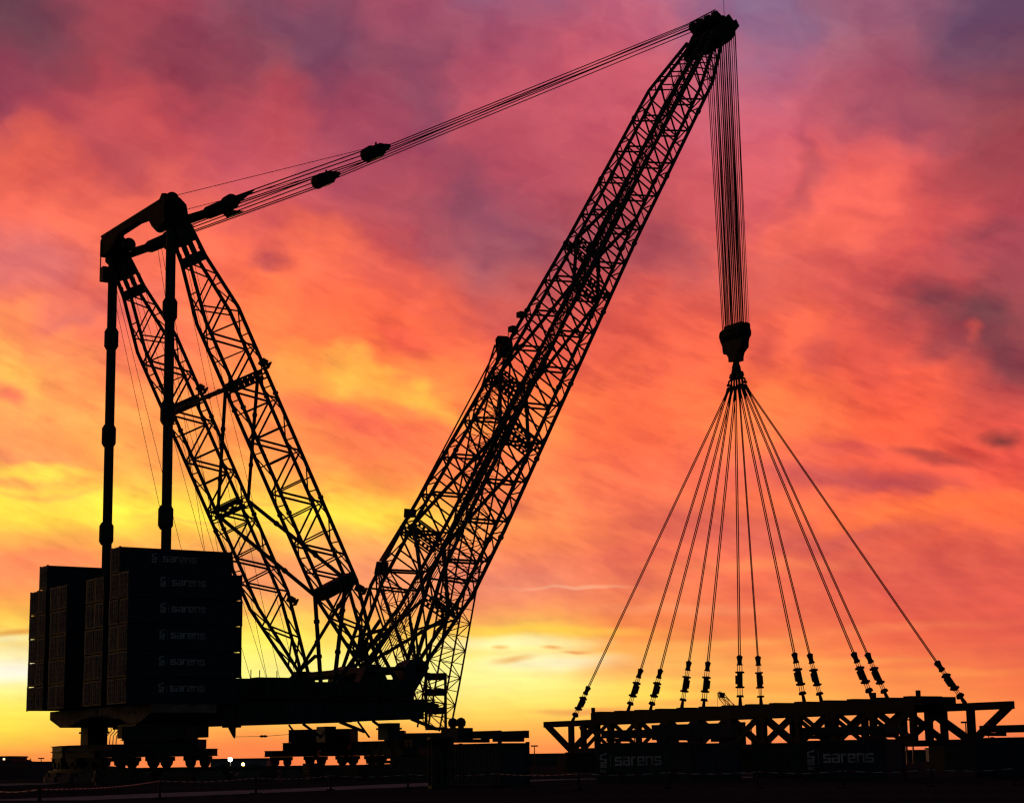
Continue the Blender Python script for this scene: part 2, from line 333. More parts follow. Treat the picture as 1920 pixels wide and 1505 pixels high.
def tag(o, label, cat, group=None):
    o['label'] = label; o['category'] = cat
    if group: o['group'] = group
    return o
def unit_tube(material, n=8):
    key = ('tube', material, n)
    if key not in MATS: MATS[key] = MB().tube([(0, 0, 0), (0, 0, 1)], 1.0, n).mesh('member_'+material, material, True)
    return MATS[key]
def member(name, p0, p1, r, material, parent, n=8):       # one straight round member as its own object, mesh shared
    p0, p1 = Vector(p0), Vector(p1); d = p1-p0
    o = bpy.data.objects.new(name, unit_tube(material, n)); C.objects.link(o); o.parent = parent
    q = d.to_track_quat('Z', 'Y')
    o.matrix_basis = Matrix.Translation(p0) @ q.to_matrix().to_4x4() @ Matrix.Diagonal((r, r, d.length, 1))
    return o
def disc(mb, c, axis, r, w, n=20):
    c, axis = Vector(c), Vector(axis).normalized(); mb.tube([c-axis*w/2, c+axis*w/2], r, n); return mb

# ------------------------------------------------------------------ ground
g = MB(); SZ = 9000
g.poly([(-SZ, -200, 0), (SZ, -200, 0), (SZ, SZ, 0), (-SZ, SZ, 0)], [(0, 1, 2, 3)])
o = g.build('ground', 'dirt_ground'); o['kind'] = 'structure'
def strip(name, pts, wid, z, material):
    mb = MB(); L = []; Rr = []
    for i, (x, y) in enumerate(pts):
        d = Vector((pts[min(i+1, len(pts)-1)][0]-pts[max(i-1, 0)][0], pts[min(i+1, len(pts)-1)][1]-pts[max(i-1, 0)][1], 0)).normalized()
        n_ = Vector((-d.y, d.x, 0)); w_ = wid*(.85+.3*random.random())/2
        L.append(Vector((x, y, z))+n_*w_); Rr.append(Vector((x, y, z))-n_*w_)
    k_ = len(pts); mb.poly(L+Rr, [(i, i+1, k_+i+1, k_+i) for i in range(k_-1)])
    o = mb.build(name, material); o['kind'] = 'structure'; return o
def gp(px, py):
    d = ray(px, py); t_ = -EYE.z/d.z; return (EYE.x+d.x*t_, EYE.y+d.y*t_)
strip('path', [gp(*p) for p in ((40, 1500), (230, 1493), (420, 1485), (610, 1478), (800, 1469.5), (1000, 1461.5), (1120, 1459), (1300, 1456.5), (1440, 1456), (1600, 1455))], 7.5, .004, 'gravel_path')
strip('path', [gp(*p) for p in ((860, 1455), (1000, 1450.6), (1130, 1449.5), (1380, 1449), (1500, 1448))], 5.0, .006, 'gravel_path')
strip('path', [gp(*p) for p in ((-60, 1473), (20, 1471), (60, 1467.5), (130, 1466))], 6.0, .005, 'gravel_path')

# ------------------------------------------------------------------ the ring crane
# its own frame: x = s (from counterweight towards the boom tip), y = -q (q counts towards the viewer), z up
AL = R(57)
ax_a = Vector((math.sin(AL), math.cos(AL), 0)); ax_t = Vector((math.cos(AL), -math.sin(AL), 0))
ORG = Vector((-45.66, 199.99, 0))
RZ = R(33)
def fz(s, q, z):              # height correction from the survey of the photograph
    Y = ORG.y+ax_a.y*s+ax_t.y*q
    return z+(-.6+.0043*Y*(1+((z-2)/Y)**2))*min(1.0, max(0.0, z)/5)
def W(s, q, z): return ORG + ax_a*s + ax_t*q + Vector((0, 0, fz(s, q, z)))
def Lc(s, q, z): return Vector((s, -q, fz(s, q, z)))
crane = thing('ring_crane', 'giant black ring crane with twin lattice booms and back masts lifting the steel truss', 'crane', ORG, RZ)
S0, RING = 20.0, 20.0
def ringp(deg, z, rad=RING): return Lc(S0+rad*math.cos(R(deg)), rad*math.sin(R(deg)), z)
# ring track on support blocks
mb = MB(); n = 96
for (r0, r1, z0, z1) in ((18.9, 21.1, .92, 1.12), (19.4, 20.6, 1.122, 1.28)):
    vv = [];
    for i in range(n):
        d = 360*i/n
        vv += [ringp(d, z0, r0), ringp(d, z0, r1), ringp(d, z1, r1), ringp(d, z1, r0)]
    mb.poly(vv, [(4*i+j, 4*i+(j+1) % 4, 4*((i+1) % n)+(j+1) % 4, 4*((i+1) % n)+j) for i in range(n) for j in range(4)])
mb.build('ring_track', 'dark_steel', crane)
sup = MB().box(-1.45, 1.45, -1.55, 1.55, 0, .55).box(-1.1, 1.1, -1.3, 1.3, .55, .918).mesh('track_support', 'concrete')
for i in range(36):
    d = i*10+5; obj('track_support', sup, crane, ringp(d, 0), (0, 0, R(90-d)))
# bogies, equalising beams and pedestals of the two carousels
bog = MB(); bog.box(-1.25, 1.25, -.75, .75, 2.0, 2.4)
for sx in (-1, 1): bog.prism([(-.3, 1.6), (.3, 1.6), (.42, 2.02), (-.42, 2.02)], (sx*.72, 0, 0), (1, 0, 0), (0, 0, 1), (0, 1, 0), -.62, .62)
bog_me = bog.mesh('bogie', 'dark_steel')
whl = MB(); disc(whl, (0, 0, 0), (0, 1, 0), .46, .5, 18); disc(whl, (0, 0, 0), (0, 1, 0), .22, .74, 12); whl_me = whl.mesh('wheel', 'dark_steel', True)
def chord_box(name, d0, d1, z0, z1, wid, parent, material='girder_paint', rad=RING, plates=True):
    a_, b_ = ringp(d0, 0, rad), ringp(d1, 0, rad); mid = (a_+b_)/2; ln = (b_-a_).length; ang = math.atan2((b_-a_).y, (b_-a_).x)
    m = MB().box(-ln/2, ln/2, -wid/2, wid/2, z0, z1)
    if plates:
        k_ = max(2, int(ln/1.6))
        for i in range(k_+1):
            x = -ln/2+.06+(ln-.12)*i/k_
            m.box(x-.04, x+.04, -wid/2-.12, -wid/2-.003, z0+.05, z1-.05)
        m.box(-ln/2-.05, ln/2+.05, -wid/2-.16, wid/2+.16, z1+.003, z1+.07); m.box(-ln/2-.05, ln/2+.05, -wid/2-.16, wid/2+.16, z0-.07, z0-.003)
    return m.build(name, material, parent, loc=mid) , ang
def cbox(*a_, **k_):
    o_, ang = chord_box(*a_, **k_); o_.rotation_euler = (0, 0, ang); return o_
for c0, c1 in ((124, 237), (-60, 60)):
    nb = 10
    for i in range(nb):
        d = c0+(c1-c0)*(i+.5)/nb
        b = obj('bogie', bog_me, crane, ringp(d, 0), (0, 0, R(90-d)))
        for sx in (-1, 1): obj('wheel', whl_me, b, (sx*.72, 0, 1.745))
    st_ = (c1-c0)/6
    for i in range(6): cbox('equalising_beam', c0+st_*i+.9, c0+st_*(i+1)-.9, 2.48, 3.05, 1.5, crane)
for d0, d1 in ((128.5, 152), (155, 178), (181, 205), (208, 231), (-52.5, -29), (-26, -3), (1, 26), (29, 52)):
    cbox('spreader_beam', d0, d1, 3.16, 3.62 if 150 < d0 < 240 else 3.95, 1.7, crane)
for d0, d1, z1 in ((131.5, 152, 5.3), (-50, -27.5, 5.45)):
    cbox('carousel_block', d0, d1, 4.1, z1, 2.4, crane)
ped = MB()
for s, q, w in ((5.8, -9.0, 1.1), (5.8, 9.0, 1.1), (33.6, -8.3, .7), (32.6, 8.3, .75)):
    m = MB().box(-w, w, -1.1, 1.1, 3.63 if s < 20 else 3.97, 5.75).box(-w-.15, w+.15, -1.25, 1.25, 5.05, 5.25)
    m.build('pedestal', 'girder_paint', crane, loc=Lc(s, q, 0))
MB(.3).box(2.4, 10.2, -11.2, -6.4, 3.98, 5.35).build('power_pack', 'girder_paint', crane)
for i in range(5):
    x = 3.2+i*.35
    MB().tube([Lc(x, 1.5, 5.4), Lc(x+.25, 1.2, 4.9), Lc(x-.15, 1.0, 4.4), Lc(x-.2, 1.0, 3.6)], .05, 6).build('hydraulic_hose', 'rubber', crane, True)
# counterweight trays
for sg in (-1, 1):
    pr = [(.25, 7.22), (14.35, 7.22), (14.35, 6.35), (11.0, 5.42), (8.6, 5.42), (4.6, 6.2), (.25, 6.42)]
    m = MB(.3).prism(pr, (0, 0, 0), (0, -sg, 0), (0, 0, 1), (1, 0, 0), 2.7, 9.6)
    tr_ = m.build('counterweight_tray', 'tray_paint', crane)
    for k_ in range(9):
        m = MB(); y = 1.2+k_*1.5; disc(m, (2.66, -sg*y, 6.75), (1, 0, 0), .09, .06, 8); m.build('bolt', 'dark_steel', tr_, True)
# main girders
for sg in (1, -1):
    G = MB()
    G.hexa([Lc(8, sg*7.2, 5.15), Lc(36.4, sg*7.2, 5.85), Lc(36.4, sg*9.3, 5.85), Lc(8, sg*9.3, 5.15), Lc(8, sg*7.2, 7.85), Lc(36.4, sg*7.2, 7.85), Lc(36.4, sg*9.3, 7.85), Lc(8, sg*9.3, 7.85)])
    gd = G.build('main_girder', 'girder_paint', crane)
    for k_ in range(17):
        s = 9.0+k_*1.7
        MB(.3).box(s-.05, s+.05, -sg*9.31-.11 if sg > 0 else 9.31, -sg*9.31 if sg > 0 else 9.31+.11, 5.95, 7.7).build('stiffener', 'girder_paint', gd)
    MB(.3).box(8, 37.6, min(-sg*9.75, -sg*6.9), max(-sg*9.75, -sg*6.9), 7.86, 7.98).build('walkway', 'dark_steel', gd)
    MB(.3).box(12.4, 37.6, -sg*9.80-.03, -sg*9.80+.03, 8.78, 8.84).build('handrail', 'dark_steel', gd)
    for k_ in range(15):
        s = 12.6+k_*1.75; member('rail_post', Lc(s, sg*9.8, 7.98), Lc(s, sg*9.8, 8.8), .03, 'dark_steel', gd, 6)
    for s0, s1, zt in ((12.0, 16.4, 10.0), (16.5, 22.6, 10.15), (22.7, 30.9, 9.75), (31.22, 35.2, 10.1)):
        h = MB(.3).box(s0, s1, min(-sg*9.2, -sg*7.3), max(-sg*9.2, -sg*7.3), 7.99, zt).build('machinery_house', 'girder_paint', gd)
        k_ = max(2, int((s1-s0)/1.1))
        for i in range(k_):
            x = s0+(s1-s0)*(i+.5)/k_; yy = -sg*9.2
            MB(.3).box(x-.36, x+.36, yy-.035 if sg > 0 else yy+.002, yy-.002 if sg > 0 else yy+.035, 8.3, zt-.3).build('louvre_panel', 'dark_steel', h)
    # nose bracket at the front end
    G = MB(.3).prism([(36.4, 7.85), (38.4, 7.5), (38.5, 7.2), (36.4, 6.6)], (0, 0, 0), (1, 0, 0), (0, 0, 1), (0, 1, 0), -sg*9.1 if sg > 0 else 7.4, -sg*7.4 if sg > 0 else 9.1)
    G.build('nose_bracket', 'girder_paint', gd)
    member('nose_strut', Lc(38.2, sg*8.3, 7.3), Lc(35.0, sg*8.3, 6.2), .16, 'dark_steel', gd); member('nose_strut', Lc(35.4, sg*8.3, 5.9), Lc(38.6, sg*8.3, 4.8), .2, 'dark_steel', gd)
    member('brace', Lc(30.6, sg*8.3, 5.7), Lc(33.2, sg*8.3, 4.1), .16, 'dark_steel', crane); member('brace', Lc(28.8, sg*8.3, 5.6), Lc(30.2, sg*8.3, 4.0), .12, 'dark_steel', crane)
for s in (9.0, 17.0, 26.0, 34.5):
    MB(.3).box(s-.6, s+.6, -7.15, 7.15, 5.9, 7.4).build('cross_beam', 'girder_paint', crane)
for s, q in ((18.5, 2.4), (18.5, -2.4), (25.5, 2.4), (25.5, -2.4)):
    dr = MB(); disc(dr, Lc(s, q, 8.6), (0, 1, 0), .95, 3.4, 20); disc(dr, Lc(s, q+1.8, 8.6), (0, 1, 0), 1.35, .12, 24); disc(dr, Lc(s, q-1.8, 8.6), (0, 1, 0), 1.35, .12, 24)
    dr.build('winch_drum', 'dark_steel', crane, True); MB(.3).box(s-1.4, s+1.4, -q-2.0, -q+2.0, 7.42, 7.8).build('winch_bed', 'girder_paint', crane)
for s, h in ((16.2, .8), (17.2, .75), (19.2, .7)):
    member('deck_post', Lc(s, 8.2, 10.1), Lc(s, 8.2, 10.2+h), .05, 'dark_steel', crane, 6)
# hanging hook under the near girder and its signal line
hk = MB(.3).box(13.2, 14.9, -8.8, -7.8, 5.0, 5.32).tube([Lc(14.1, 8.3, 5.1), Lc(14.2, 8.3, 4.7), Lc(14.35, 8.3, 4.2), Lc(14.4, 8.3, 3.98)], [.42, .3, .16, .03], 10)
hk.build('suspended_guide', 'dark_steel', crane)
ln = MB().tube([Lc(14.4, 8.3, 4.15), Lc(17.0, 8.3, 4.17), Lc(18.0, 8.3, 4.2), Lc(20.6, 8.3, 4.35)], .025, 6).build('guide_cable', 'rope_steel', crane, True)
for s in (17.5, 17.85): MB().tube([Lc(s-.28, 8.3, 4.19), Lc(s-.1, 8.3, 4.19), Lc(s+.1, 8.3, 4.19), Lc(s+.28, 8.3, 4.19)], [.04, .12, .12, .04], 8).build('cable_weight', 'rope_steel', ln, True)

# --- lattice legs
def lerp(a_, b_, t_): return a_+(b_-a_)*max(0.0, min(1.0, t_))
class Leg:
    def __init__(s, foot, ang, qf, hv, hw, vs_=1):
        s.f = foot; s.d = (math.cos(ang), math.sin(ang)); s.n = (-s.d[1]*vs_, s.d[0]*vs_); s.q, s.hv, s.hw, s.cv = qf, hv, hw, (lambda u: 0.0)
    def p(s, u, i, j, extra=0.0):
        h = s.hv(u)*i+extra
        h += s.cv(u)
        return Lc(s.f[0]+s.d[0]*u+s.n[0]*h, s.q(u)+s.hw(u)*j, s.f[1]+s.d[1]*u+s.n[1]*h)
def lattice(root, leg, knots, rch, u0, p, nb, off, rb, zig_r, post_objs, low_nodes):
    for i in (1, -1):
        for j in (1, -1):
            ch = MB().tube([leg.p(u, i, j) for u in knots], rch, 8).build('chord', 'lattice_paint', root, True)
            for k_ in range(1, nb, 2):     # flange joints of the sections
                u = u0+k_*p+.6; MB().tube([leg.p(u-.16, i, j), leg.p(u+.16, i, j)], rch*1.45, 8).build('joint', 'lattice_paint', ch, True)
    stuff = MB()
    for j in (1, -1):
        for k_ in range(nb):
            a_ = u0+p*k_
            member('brace', leg.p(a_, 1, j), leg.p(a_+off, -1, j), rb, 'lattice_paint', root)
            if k_ < nb-1 or True: member('brace', leg.p(a_+off, -1, j), leg.p(a_+2*off if abs(off*2) <= p*1.01 and off > 0 else a_+2*off, 1, j), rb*.92, 'lattice_paint', root)
            for (x,) in ((a_,), (a_+off,)):
                if post_objs: member('brace', leg.p(x, 1, j), leg.p(x, -1, j), rb*.85, 'lattice_paint', root)
                else: stuff.tube([leg.p(x, 1, j), leg.p(x, -1, j)], rb*.7, 6)
    for i in (1, -1):
        x = u0-abs(off)/2; sgn = 1; hstep = abs(off)
        for k_ in range(2*nb+1):
            stuff.tube([leg.p(x, i, sgn), leg.p(x+hstep, i, -sgn)], zig_r, 6); x += hstep; sgn = -sgn
            if k_ % 2 == 0: stuff.tube([leg.p(x, i, 1), leg.p(x, i, -1)], zig_r, 6)
    for k_ in range(len(low_nodes)-1):
        for j in (1, -1):
            sg = 1 if k_ % 2 else -1
            member('brace', leg.p(low_nodes[k_], sg, j), leg.p(low_nodes[k_+1], -sg, j), rb*.9, 'lattice_paint', root)
        for i in (1, -1): stuff.tube([leg.p(low_nodes[k_], i, 1), leg.p(low_nodes[k_+1], i, -1)], zig_r*1.2, 6)
    stuff.build('lacing', 'lattice_paint', root, True, kind='stuff')
def perforated(root, leg, u, wid=1.5):
    for j in (1, -1):
        m = MB(); a0, a1 = leg.p(u, 1, j), leg.p(u, -1, j); vdir = (a1-a0); ln = vdir.length; vdir.normalize()
        udir = Vector((leg.d[0], 0, leg.d[1])); nq = Vector((0, 1, 0)); c = a0
        # plate split into strips and webs, leaving two rows of lightening holes
        def rect(u_a, u_b, v_a, v_b): m.prism([(u_a, v_a), (u_b, v_a), (u_b, v_b), (u_a, v_b)], c, udir, vdir, nq, -.05, .05)
        hw_ = wid/2
        for a_, b_ in ((-hw_, -hw_+.2), (-hw_+.52, -.06), (.06, hw_-.52), (hw_-.2, hw_)): rect(a_, b_, .05, ln-.05)
        k_ = int(ln/.62)
        for i in range(k_+1):
            v = .05+(ln-.1)*i/k_; 
            for a_, b_ in ((-hw_+.2, -hw_+.52), (hw_-.52, hw_-.2)): rect(a_, b_, max(.05, v-.17), min(ln-.05, v+.17))
        for v in (.05, ln*.45, ln-.55): rect(-.06, .06, v, v+.5)
        m.build('perforated_plate', 'lattice_paint', root)
# main boom
BU = 90.5
def b_hv(u):
    if u < 11: return lerp(.5, 2.3, (u-.5)/10.3)
    if u < 20: return lerp(2.3, 2.45, (u-11)/9)
    if u < 64: return lerp(2.45, 1.95, (u-20)/44)
    return lerp(1.95, 1.55, (u-64)/(BU-64)) if u < BU else lerp(1.55, .85, (u-BU)/8.7)
def b_hw(u): return lerp(.95, 1.3, u/11) if u < 90 else lerp(1.3, .85, (u-BU)/8)
def b_qc(u): return 7.6-.059*min(u, 64.0)-lerp(0, 1.75, (u-BU)/8.7)
booms = {}
for sg in (1, -1):
    leg = Leg((36.0, 11.2), R(59.4), (lambda sg_: lambda u: sg_*b_qc(u))(sg), b_hv, b_hw)
    leg.cv = lambda u: lerp(0, .18, u/11) if u < BU else lerp(.18, .05, (u-BU)/8.7)
    root = bpy.data.objects.new('boom_leg', None); C.objects.link(root); root.parent = crane; booms[sg] = (leg, root)
    lattice(root, leg, [.3, 5.5, 11, 20, 42, 64, BU, 99.2], .235, 12.87, 5.54, 14, 2.77, .135, .085, True, [1.5, 4.5, 7.5, 10.6, 12.87])
    for u in ((8.2, 31.4, 54.4) if sg > 0 else (19.3, 41.8, 63.3)): perforated(root, leg, u, 1.4)
    sh = MB(.3).prism([(33.9, 7.95), (34.2, 11.3), (34.7, 12.0), (35.8, 12.4), (36.9, 12.1), (37.3, 11.4), (36.7, 10.6), (34.9, 7.95)], (0, 0, 0), (1, 0, 0), (0, 0, 1), (0, 1, 0), -sg*7.7-1.3, -sg*7.7+1.3)
    sh.build('foot_shoe', 'girder_paint', root)
    # boxes and access items on the legs
    for u, q_ in ((49.0, 1), (51.3, 1)) if sg < 0 else ():
        MB().box(-.45, .45, -.5, .5, -.35, .35).build('sheave_box', 'dark_steel', root, loc=leg.p(u, 1, -1, .35))
seq = [(1, 8.2), (-1, 19.3), (1, 31.4), (-1, 41.8), (1, 54.4), (-1, 63.3), (1, 68.2)]
def strut(p0, p1, r):
    st = member('cross_strut', p0, p1, r, 'lattice_paint', crane, 10); d = (p1-p0); L_ = d.length
    for f in (.3, .7):
        c = p0+d*f; dn = d.normalized(); MB().tube([c-dn*.18, c+dn*.18], r*1.35, 10).build('collar', 'lattice_paint', crane, True)
for (sa, ua), (sb, ub) in zip(seq[:-1], seq[1:]):
    for i in (1, -1): strut(booms[sa][0].p(ua, i, -sa), booms[sb][0].p(ub, i, -sb), .23)
for i in (1, -1):
    strut(booms[1][0].p(8.2, i, -1), booms[-1][0].p(1.5, i, 1), .2); strut(booms[1][0].p(1.0, i, -1), booms[-1][0].p(10.5, i, 1), .18)
# boom head
for sg in (1, -1):
    leg, root = booms[sg]
    for ua, ub in ((90.6, 93.0), (93.0, 95.2), (95.2, 97.2), (97.2, 98.9)):
        for j in (1, -1):
            member('head_brace', leg.p(ua, 1, j), leg.p(ub, -1, j), .1, 'lattice_paint', root); member('head_brace', leg.p(ua, -1, j), leg.p(ub, 1, j), .09, 'lattice_paint', root)
        for i in (1, -1): member('head_brace', leg.p(ua, i, 1), leg.p(ub, i, -1), .08, 'lattice_paint', root)
hd = bpy.data.objects.new('boom_head', None); C.objects.link(hd); hd.parent = crane
lg = booms[1][0]
def hpt(u, v, q): return Lc(36+lg.d[0]*u+lg.n[0]*v, q, 11.2+lg.d[1]*u+lg.n[1]*v)
udir = Vector((lg.d[0], 0, lg.d[1])); vdir = Vector((lg.n[0], 0, lg.n[1]))
prof = [(98.4, -1.2), (99.9, -1.9), (101.2, -2.15), (102.2, -1.7), (102.7, -.8), (102.4, .5), (101.2, .9), (98.8, .8)]
prof2 = [(96.8, -.5), (98.4, -1.2), (100.0, -2.1), (101.4, -2.4), (102.6, -1.8), (103.1, -.7), (103.0, .2), (102.3, .9), (100.5, 1.0), (98.6, .9), (96.8, .5)]
for q in (-2.7, -.9, .9, 2.7):
    MB().prism(prof if q > 1 else prof2, Lc(36, 0, 11.2), udir, vdir, (0, 1, 0), -q-.12, -q+.12).build('head_plate', 'dark_steel', hd)
for u, v, r, nsh in ((101.2, -1.55, .8, 12), (101.8, .1, .7, 10)):
    for k_ in range(nsh):
        q = -2.5+5.0*k_/(nsh-1); m = MB(); disc(m, hpt(u, v, q), (0, 1, 0), r, .2, 20); m.build('sheave', 'dark_steel', hd, True)
for q in (-2.4, -.8, .8, 2.4):
    m = MB().prism([(101.0, .6), (102.2, .5), (102.3, 1.9), (101.9, 2.2), (101.2, 1.9)], Lc(36, 0, 11.2), udir, vdir, (0, 1, 0), -q-.36, -q+.36)
    m.build('pendant_anchor', 'dark_steel', hd)
member('guide_bar', hpt(101.9, 2.05, -2.8), hpt(101.9, 2.05, 2.8), .09, 'dark_steel', hd)
MB().prism([(101.9, -1.9), (102.9, -2.1), (103.4, -1.2), (102.9, -.9), (103.2, .1), (102.3, .2)], Lc(36, 0, 11.2), udir, vdir, (0, 1, 0), -2.9, -2.4).build('rooster_sheave_box', 'dark_steel', hd)
MB().prism([(99.0, -.1), (100.2, -.1), (100.2, .85), (99.0, .8)], Lc(36, 0, 11.2), udir, vdir, (0, 1, 0), -2.6, 2.6).build('head_crossbox', 'dark_steel', hd)
top = hpt(102.2, .3, 2.65); an = MB().tube([top, top+Vector((0, 0, 3.6))], .035, 6).tube([top+Vector((-.25, 0, 3.4)), top+Vector((.25, 0, 3.6))], .05, 6)
an.build('antenna', 'dark_steel', hd)
# ropes along the boom to the winches, and the hoist reeving
for k_ in range(8):
    q = -1.6+3.2*k_/7
    MB().tube([hpt(97.5, .9-.1*(k_ % 3), q*.6), hpt(60, .2, q*.8), hpt(20, -.3, q*1.1), Lc(34.0, q*1.4, 10.0)], .05, 6).build('boom_rope', 'rope_steel', crane, True)
HOOK_S, HOOK_Z = 89.9, 57.6
for k_ in range(26):
    q = -2.3+4.6*(k_ % 13)/12+random.uniform(-.06, .06); ds = (.75 if k_ < 13 else -.75)
    member('hoist_rope', Lc(HOOK_S-.75+ds*.7, q*1.12, 97.3), Lc(HOOK_S+ds*.45, q*.93, HOOK_Z-1.0), .06, 'rope_steel', crane, 6)
for q in (2.9, 3.05): member('hoist_rope', Lc(89.6, q-.4, 98.2), Lc(HOOK_S+.5, 2.35, HOOK_Z-.6), .03, 'rope_steel', crane, 6)

# back masts
def m_hv(u): return lerp(.45, 2.1, u/9.5) if u < 20 else (2.1 if u < 41.5 else lerp(2.1, .8, (u-41.5)/7))
def m_hw(u): return lerp(.85, 1.1, u/9) if u < 20 else lerp(1.1, .95, (u-41)/7)
masts = {}
MANG = math.atan2(58.6-11.2, 6.6-30.4)
for sg in (1, -1):
    leg = Leg((30.4, 11.2), MANG, (lambda sg_: lambda u: sg_*8.3)(sg), m_hv, m_hw, -1)
    root = bpy.data.objects.new('mast_leg', None); C.objects.link(root); root.parent = crane; masts[sg] = (leg, root)
    # i=+1 is the boom side of the mast
    lattice(root, leg, [.2, 5, 9.5, 25, 41.5, 49.0], .215, 12.6, 6.1, 5, 3.05, .125, .075, False, [1.5, 4.2, 7.0, 9.6, 12.6])
    for ua, ub, i0 in ((43.1, 41.0, -1), (43.1, 45.6, -1), (45.6, 47.6, 1)):
        for j in (1, -1): member('brace', leg.p(ua, i0, j), leg.p(ub, -i0, j), .09, 'lattice_paint', root)
    for u in ((33.9, 9.8) if sg > 0 else (33.9, 21.0)): perforated(root, leg, u, 1.2)
    # solid mast head with its two oval openings between three straps
    nv = Vector((leg.n[0], 0, leg.n[1])); dv = Vector((leg.d[0], 0, leg.d[1])); o0 = Lc(30.4, 0, 11.2)
    for j in (1, -1):
        y0 = -(sg*8.3+j*1.0)
        for pr in ([(47.4, -1.2), (51.4, -.95), (51.4, -.55), (47.4, -.72)], [(47.4, -.26), (51.4, -.2), (51.4, .2), (47.4, .26)], [(47.4, 1.2), (51.4, .95), (51.4, .55), (47.4, .72)],
                   [(47.4, -.72), (48.5, -.68), (48.5, .68), (47.4, .72)], [(49.7, -.62), (51.4, -.55), (51.4, .55), (49.7, .62)]):
            MB().prism(pr, o0, dv, nv, (0, 1, 0), y0-.06, y0+.06).build('head_strap', 'lattice_paint', root)
    hp = [(7.0, 56.0), (6.3, 56.9), (5.7, 57.4), (5.7, 59.6), (6.8, 60.4), (7.6, 59.7), (7.9, 58.2), (8.8, 56.6), (8.3, 55.6)]
    MB(.3).prism(hp, (0, 0, 0), (1, 0, 0), (0, 0, 1), (0, 1, 0), -sg*8.3-.9, -sg*8.3+.9).build('mast_head', 'black_steel', root)
    for u, k_ in ((35.0, 1), (8.4, 2)):
        gb = MB().box(-.35, .3, -.5, .5, -.3, .3).box(-.1, .7, -.12, .12, -.12, .12).box(.6, .75, -.4, .4, -.4, .4).build('rope_guide', 'dark_steel', root, loc=leg.p(u, 1, 0, .7))
        gb.rotation_euler = (0, R(25), 0)
    # stay tube with its joint sleeves
    sty = MB().tube([Lc(6.5, sg*8.3, 7.3), Lc(6.3, sg*8.3, 57.5)], .52, 16).build('stay_tube', 'lattice_paint', crane, True)
    for z in (48.3, 37.3, 26.4):
        MB().tube([Lc(6.33, sg*8.3, z-1.25), Lc(6.33, sg*8.3, z-.85), Lc(6.33, sg*8.3, z+.85), Lc(6.33, sg*8.3, z+1.25)], [.55, .78, .78, .55], 16).build('sleeve', 'lattice_paint', sty, True)
    # sheave arm towards the luffing block
    q = sg*8.1
    arm = MB().tube([Lc(7.8, q, 58.2), Lc(10.2, q, 59.3), Lc(10.6, q, 59.5), Lc(13.2, q*.98, 60.9)], [.55, .5, .72, .78], 10).build('sheave_arm', 'dark_steel', crane, True)
    for k_ in range(4):
        m = MB(); disc(m, Lc(13.1, q-.5+.33*k_, 61.0), (0, 1, 0), .85, .14, 18); m.build('sheave', 'dark_steel', arm, True)
    MB(.3).prism([(13.0, 61.4), (16.0, 62.9), (13.6, 60.6)], (0, 0, 0), (1, 0, 0), (0, 0, 1), (0, 1, 0), -q-.35, -q+.35).build('link_plate', 'dark_steel', arm)
    MB(.3).prism([(12.0, 60.0), (14.6, 60.2), (12.9, 59.3)], (0, 0, 0), (1, 0, 0), (0, 0, 1), (0, 1, 0), -q-.5, -q+.2).build('link_plate', 'dark_steel', arm)
    # luffing block
    qb = sg*6.2; bd = Vector((.908, 0, .418)); bn = Vector((-.418, 0, .908)); bc = Lc(32.0, qb, 70.3)
    blk = MB().prism([(-1.55, -.3), (-1.2, -.72), (.6, -.75), (1.0, -.45), (1.9, -.1), (1.9, .25), (1.0, .55), (.7, .72), (-1.0, .66), (-1.5, .35)], bc, bd, bn, (0, 1, 0), -.75, .75).build('luffing_block', 'dark_steel', crane)
    for k_ in range(5):
        m = MB(); disc(m, bc-bd*.8+Vector((0, -.6+.3*k_, 0)), (0, 1, 0), .82, .14, 18); m.build('sheave', 'dark_steel', blk, True)
    MB().box(-.08, .08, -.1, .1, 0, .35).build('grease_post', 'dark_steel', blk, loc=bc+bn*.7+bd*.5)
    for k_ in range(4):
        f = (0, .2, .62, 1)[k_]
        member('luffing_rope', Lc(13.2-1.2*(1-f), q-.5+f, 60.1+1.4*f), bc-bd*.9+bn*(-.7+1.3*f)+Vector((0, -.5+f, 0)), .066, 'rope_steel', crane, 6)
    member('luffing_rope', Lc(6.3, sg*6.5, 60.9), bc-bd*.9+bn*.66, .035, 'rope_steel', crane, 6)
    for k_ in range(3):
        member('pendant', bc+bd*1.8+bn*(.2-.22*k_)+Vector((0, -.3+.3*k_, 0)), hpt(101.7, 1.85-.55*k_, sg*(1.0+1.0*k_)), .062, 'rope_steel', crane, 6)
    # winch lines from the mast head down to the deck
    for k_, (s_t, s_b) in enumerate(((5.2, 15.5), (5.5, 17.5), (7.6, 20.5), (8.0, 22.0), (9.0, 24.0))):
        member('winch_line', Lc(s_t, sg*(8.3-1.3), 56.0+.5*(k_ % 2)), Lc(s_b, sg*3.5, 9.6), .026, 'rope_steel', crane, 6)
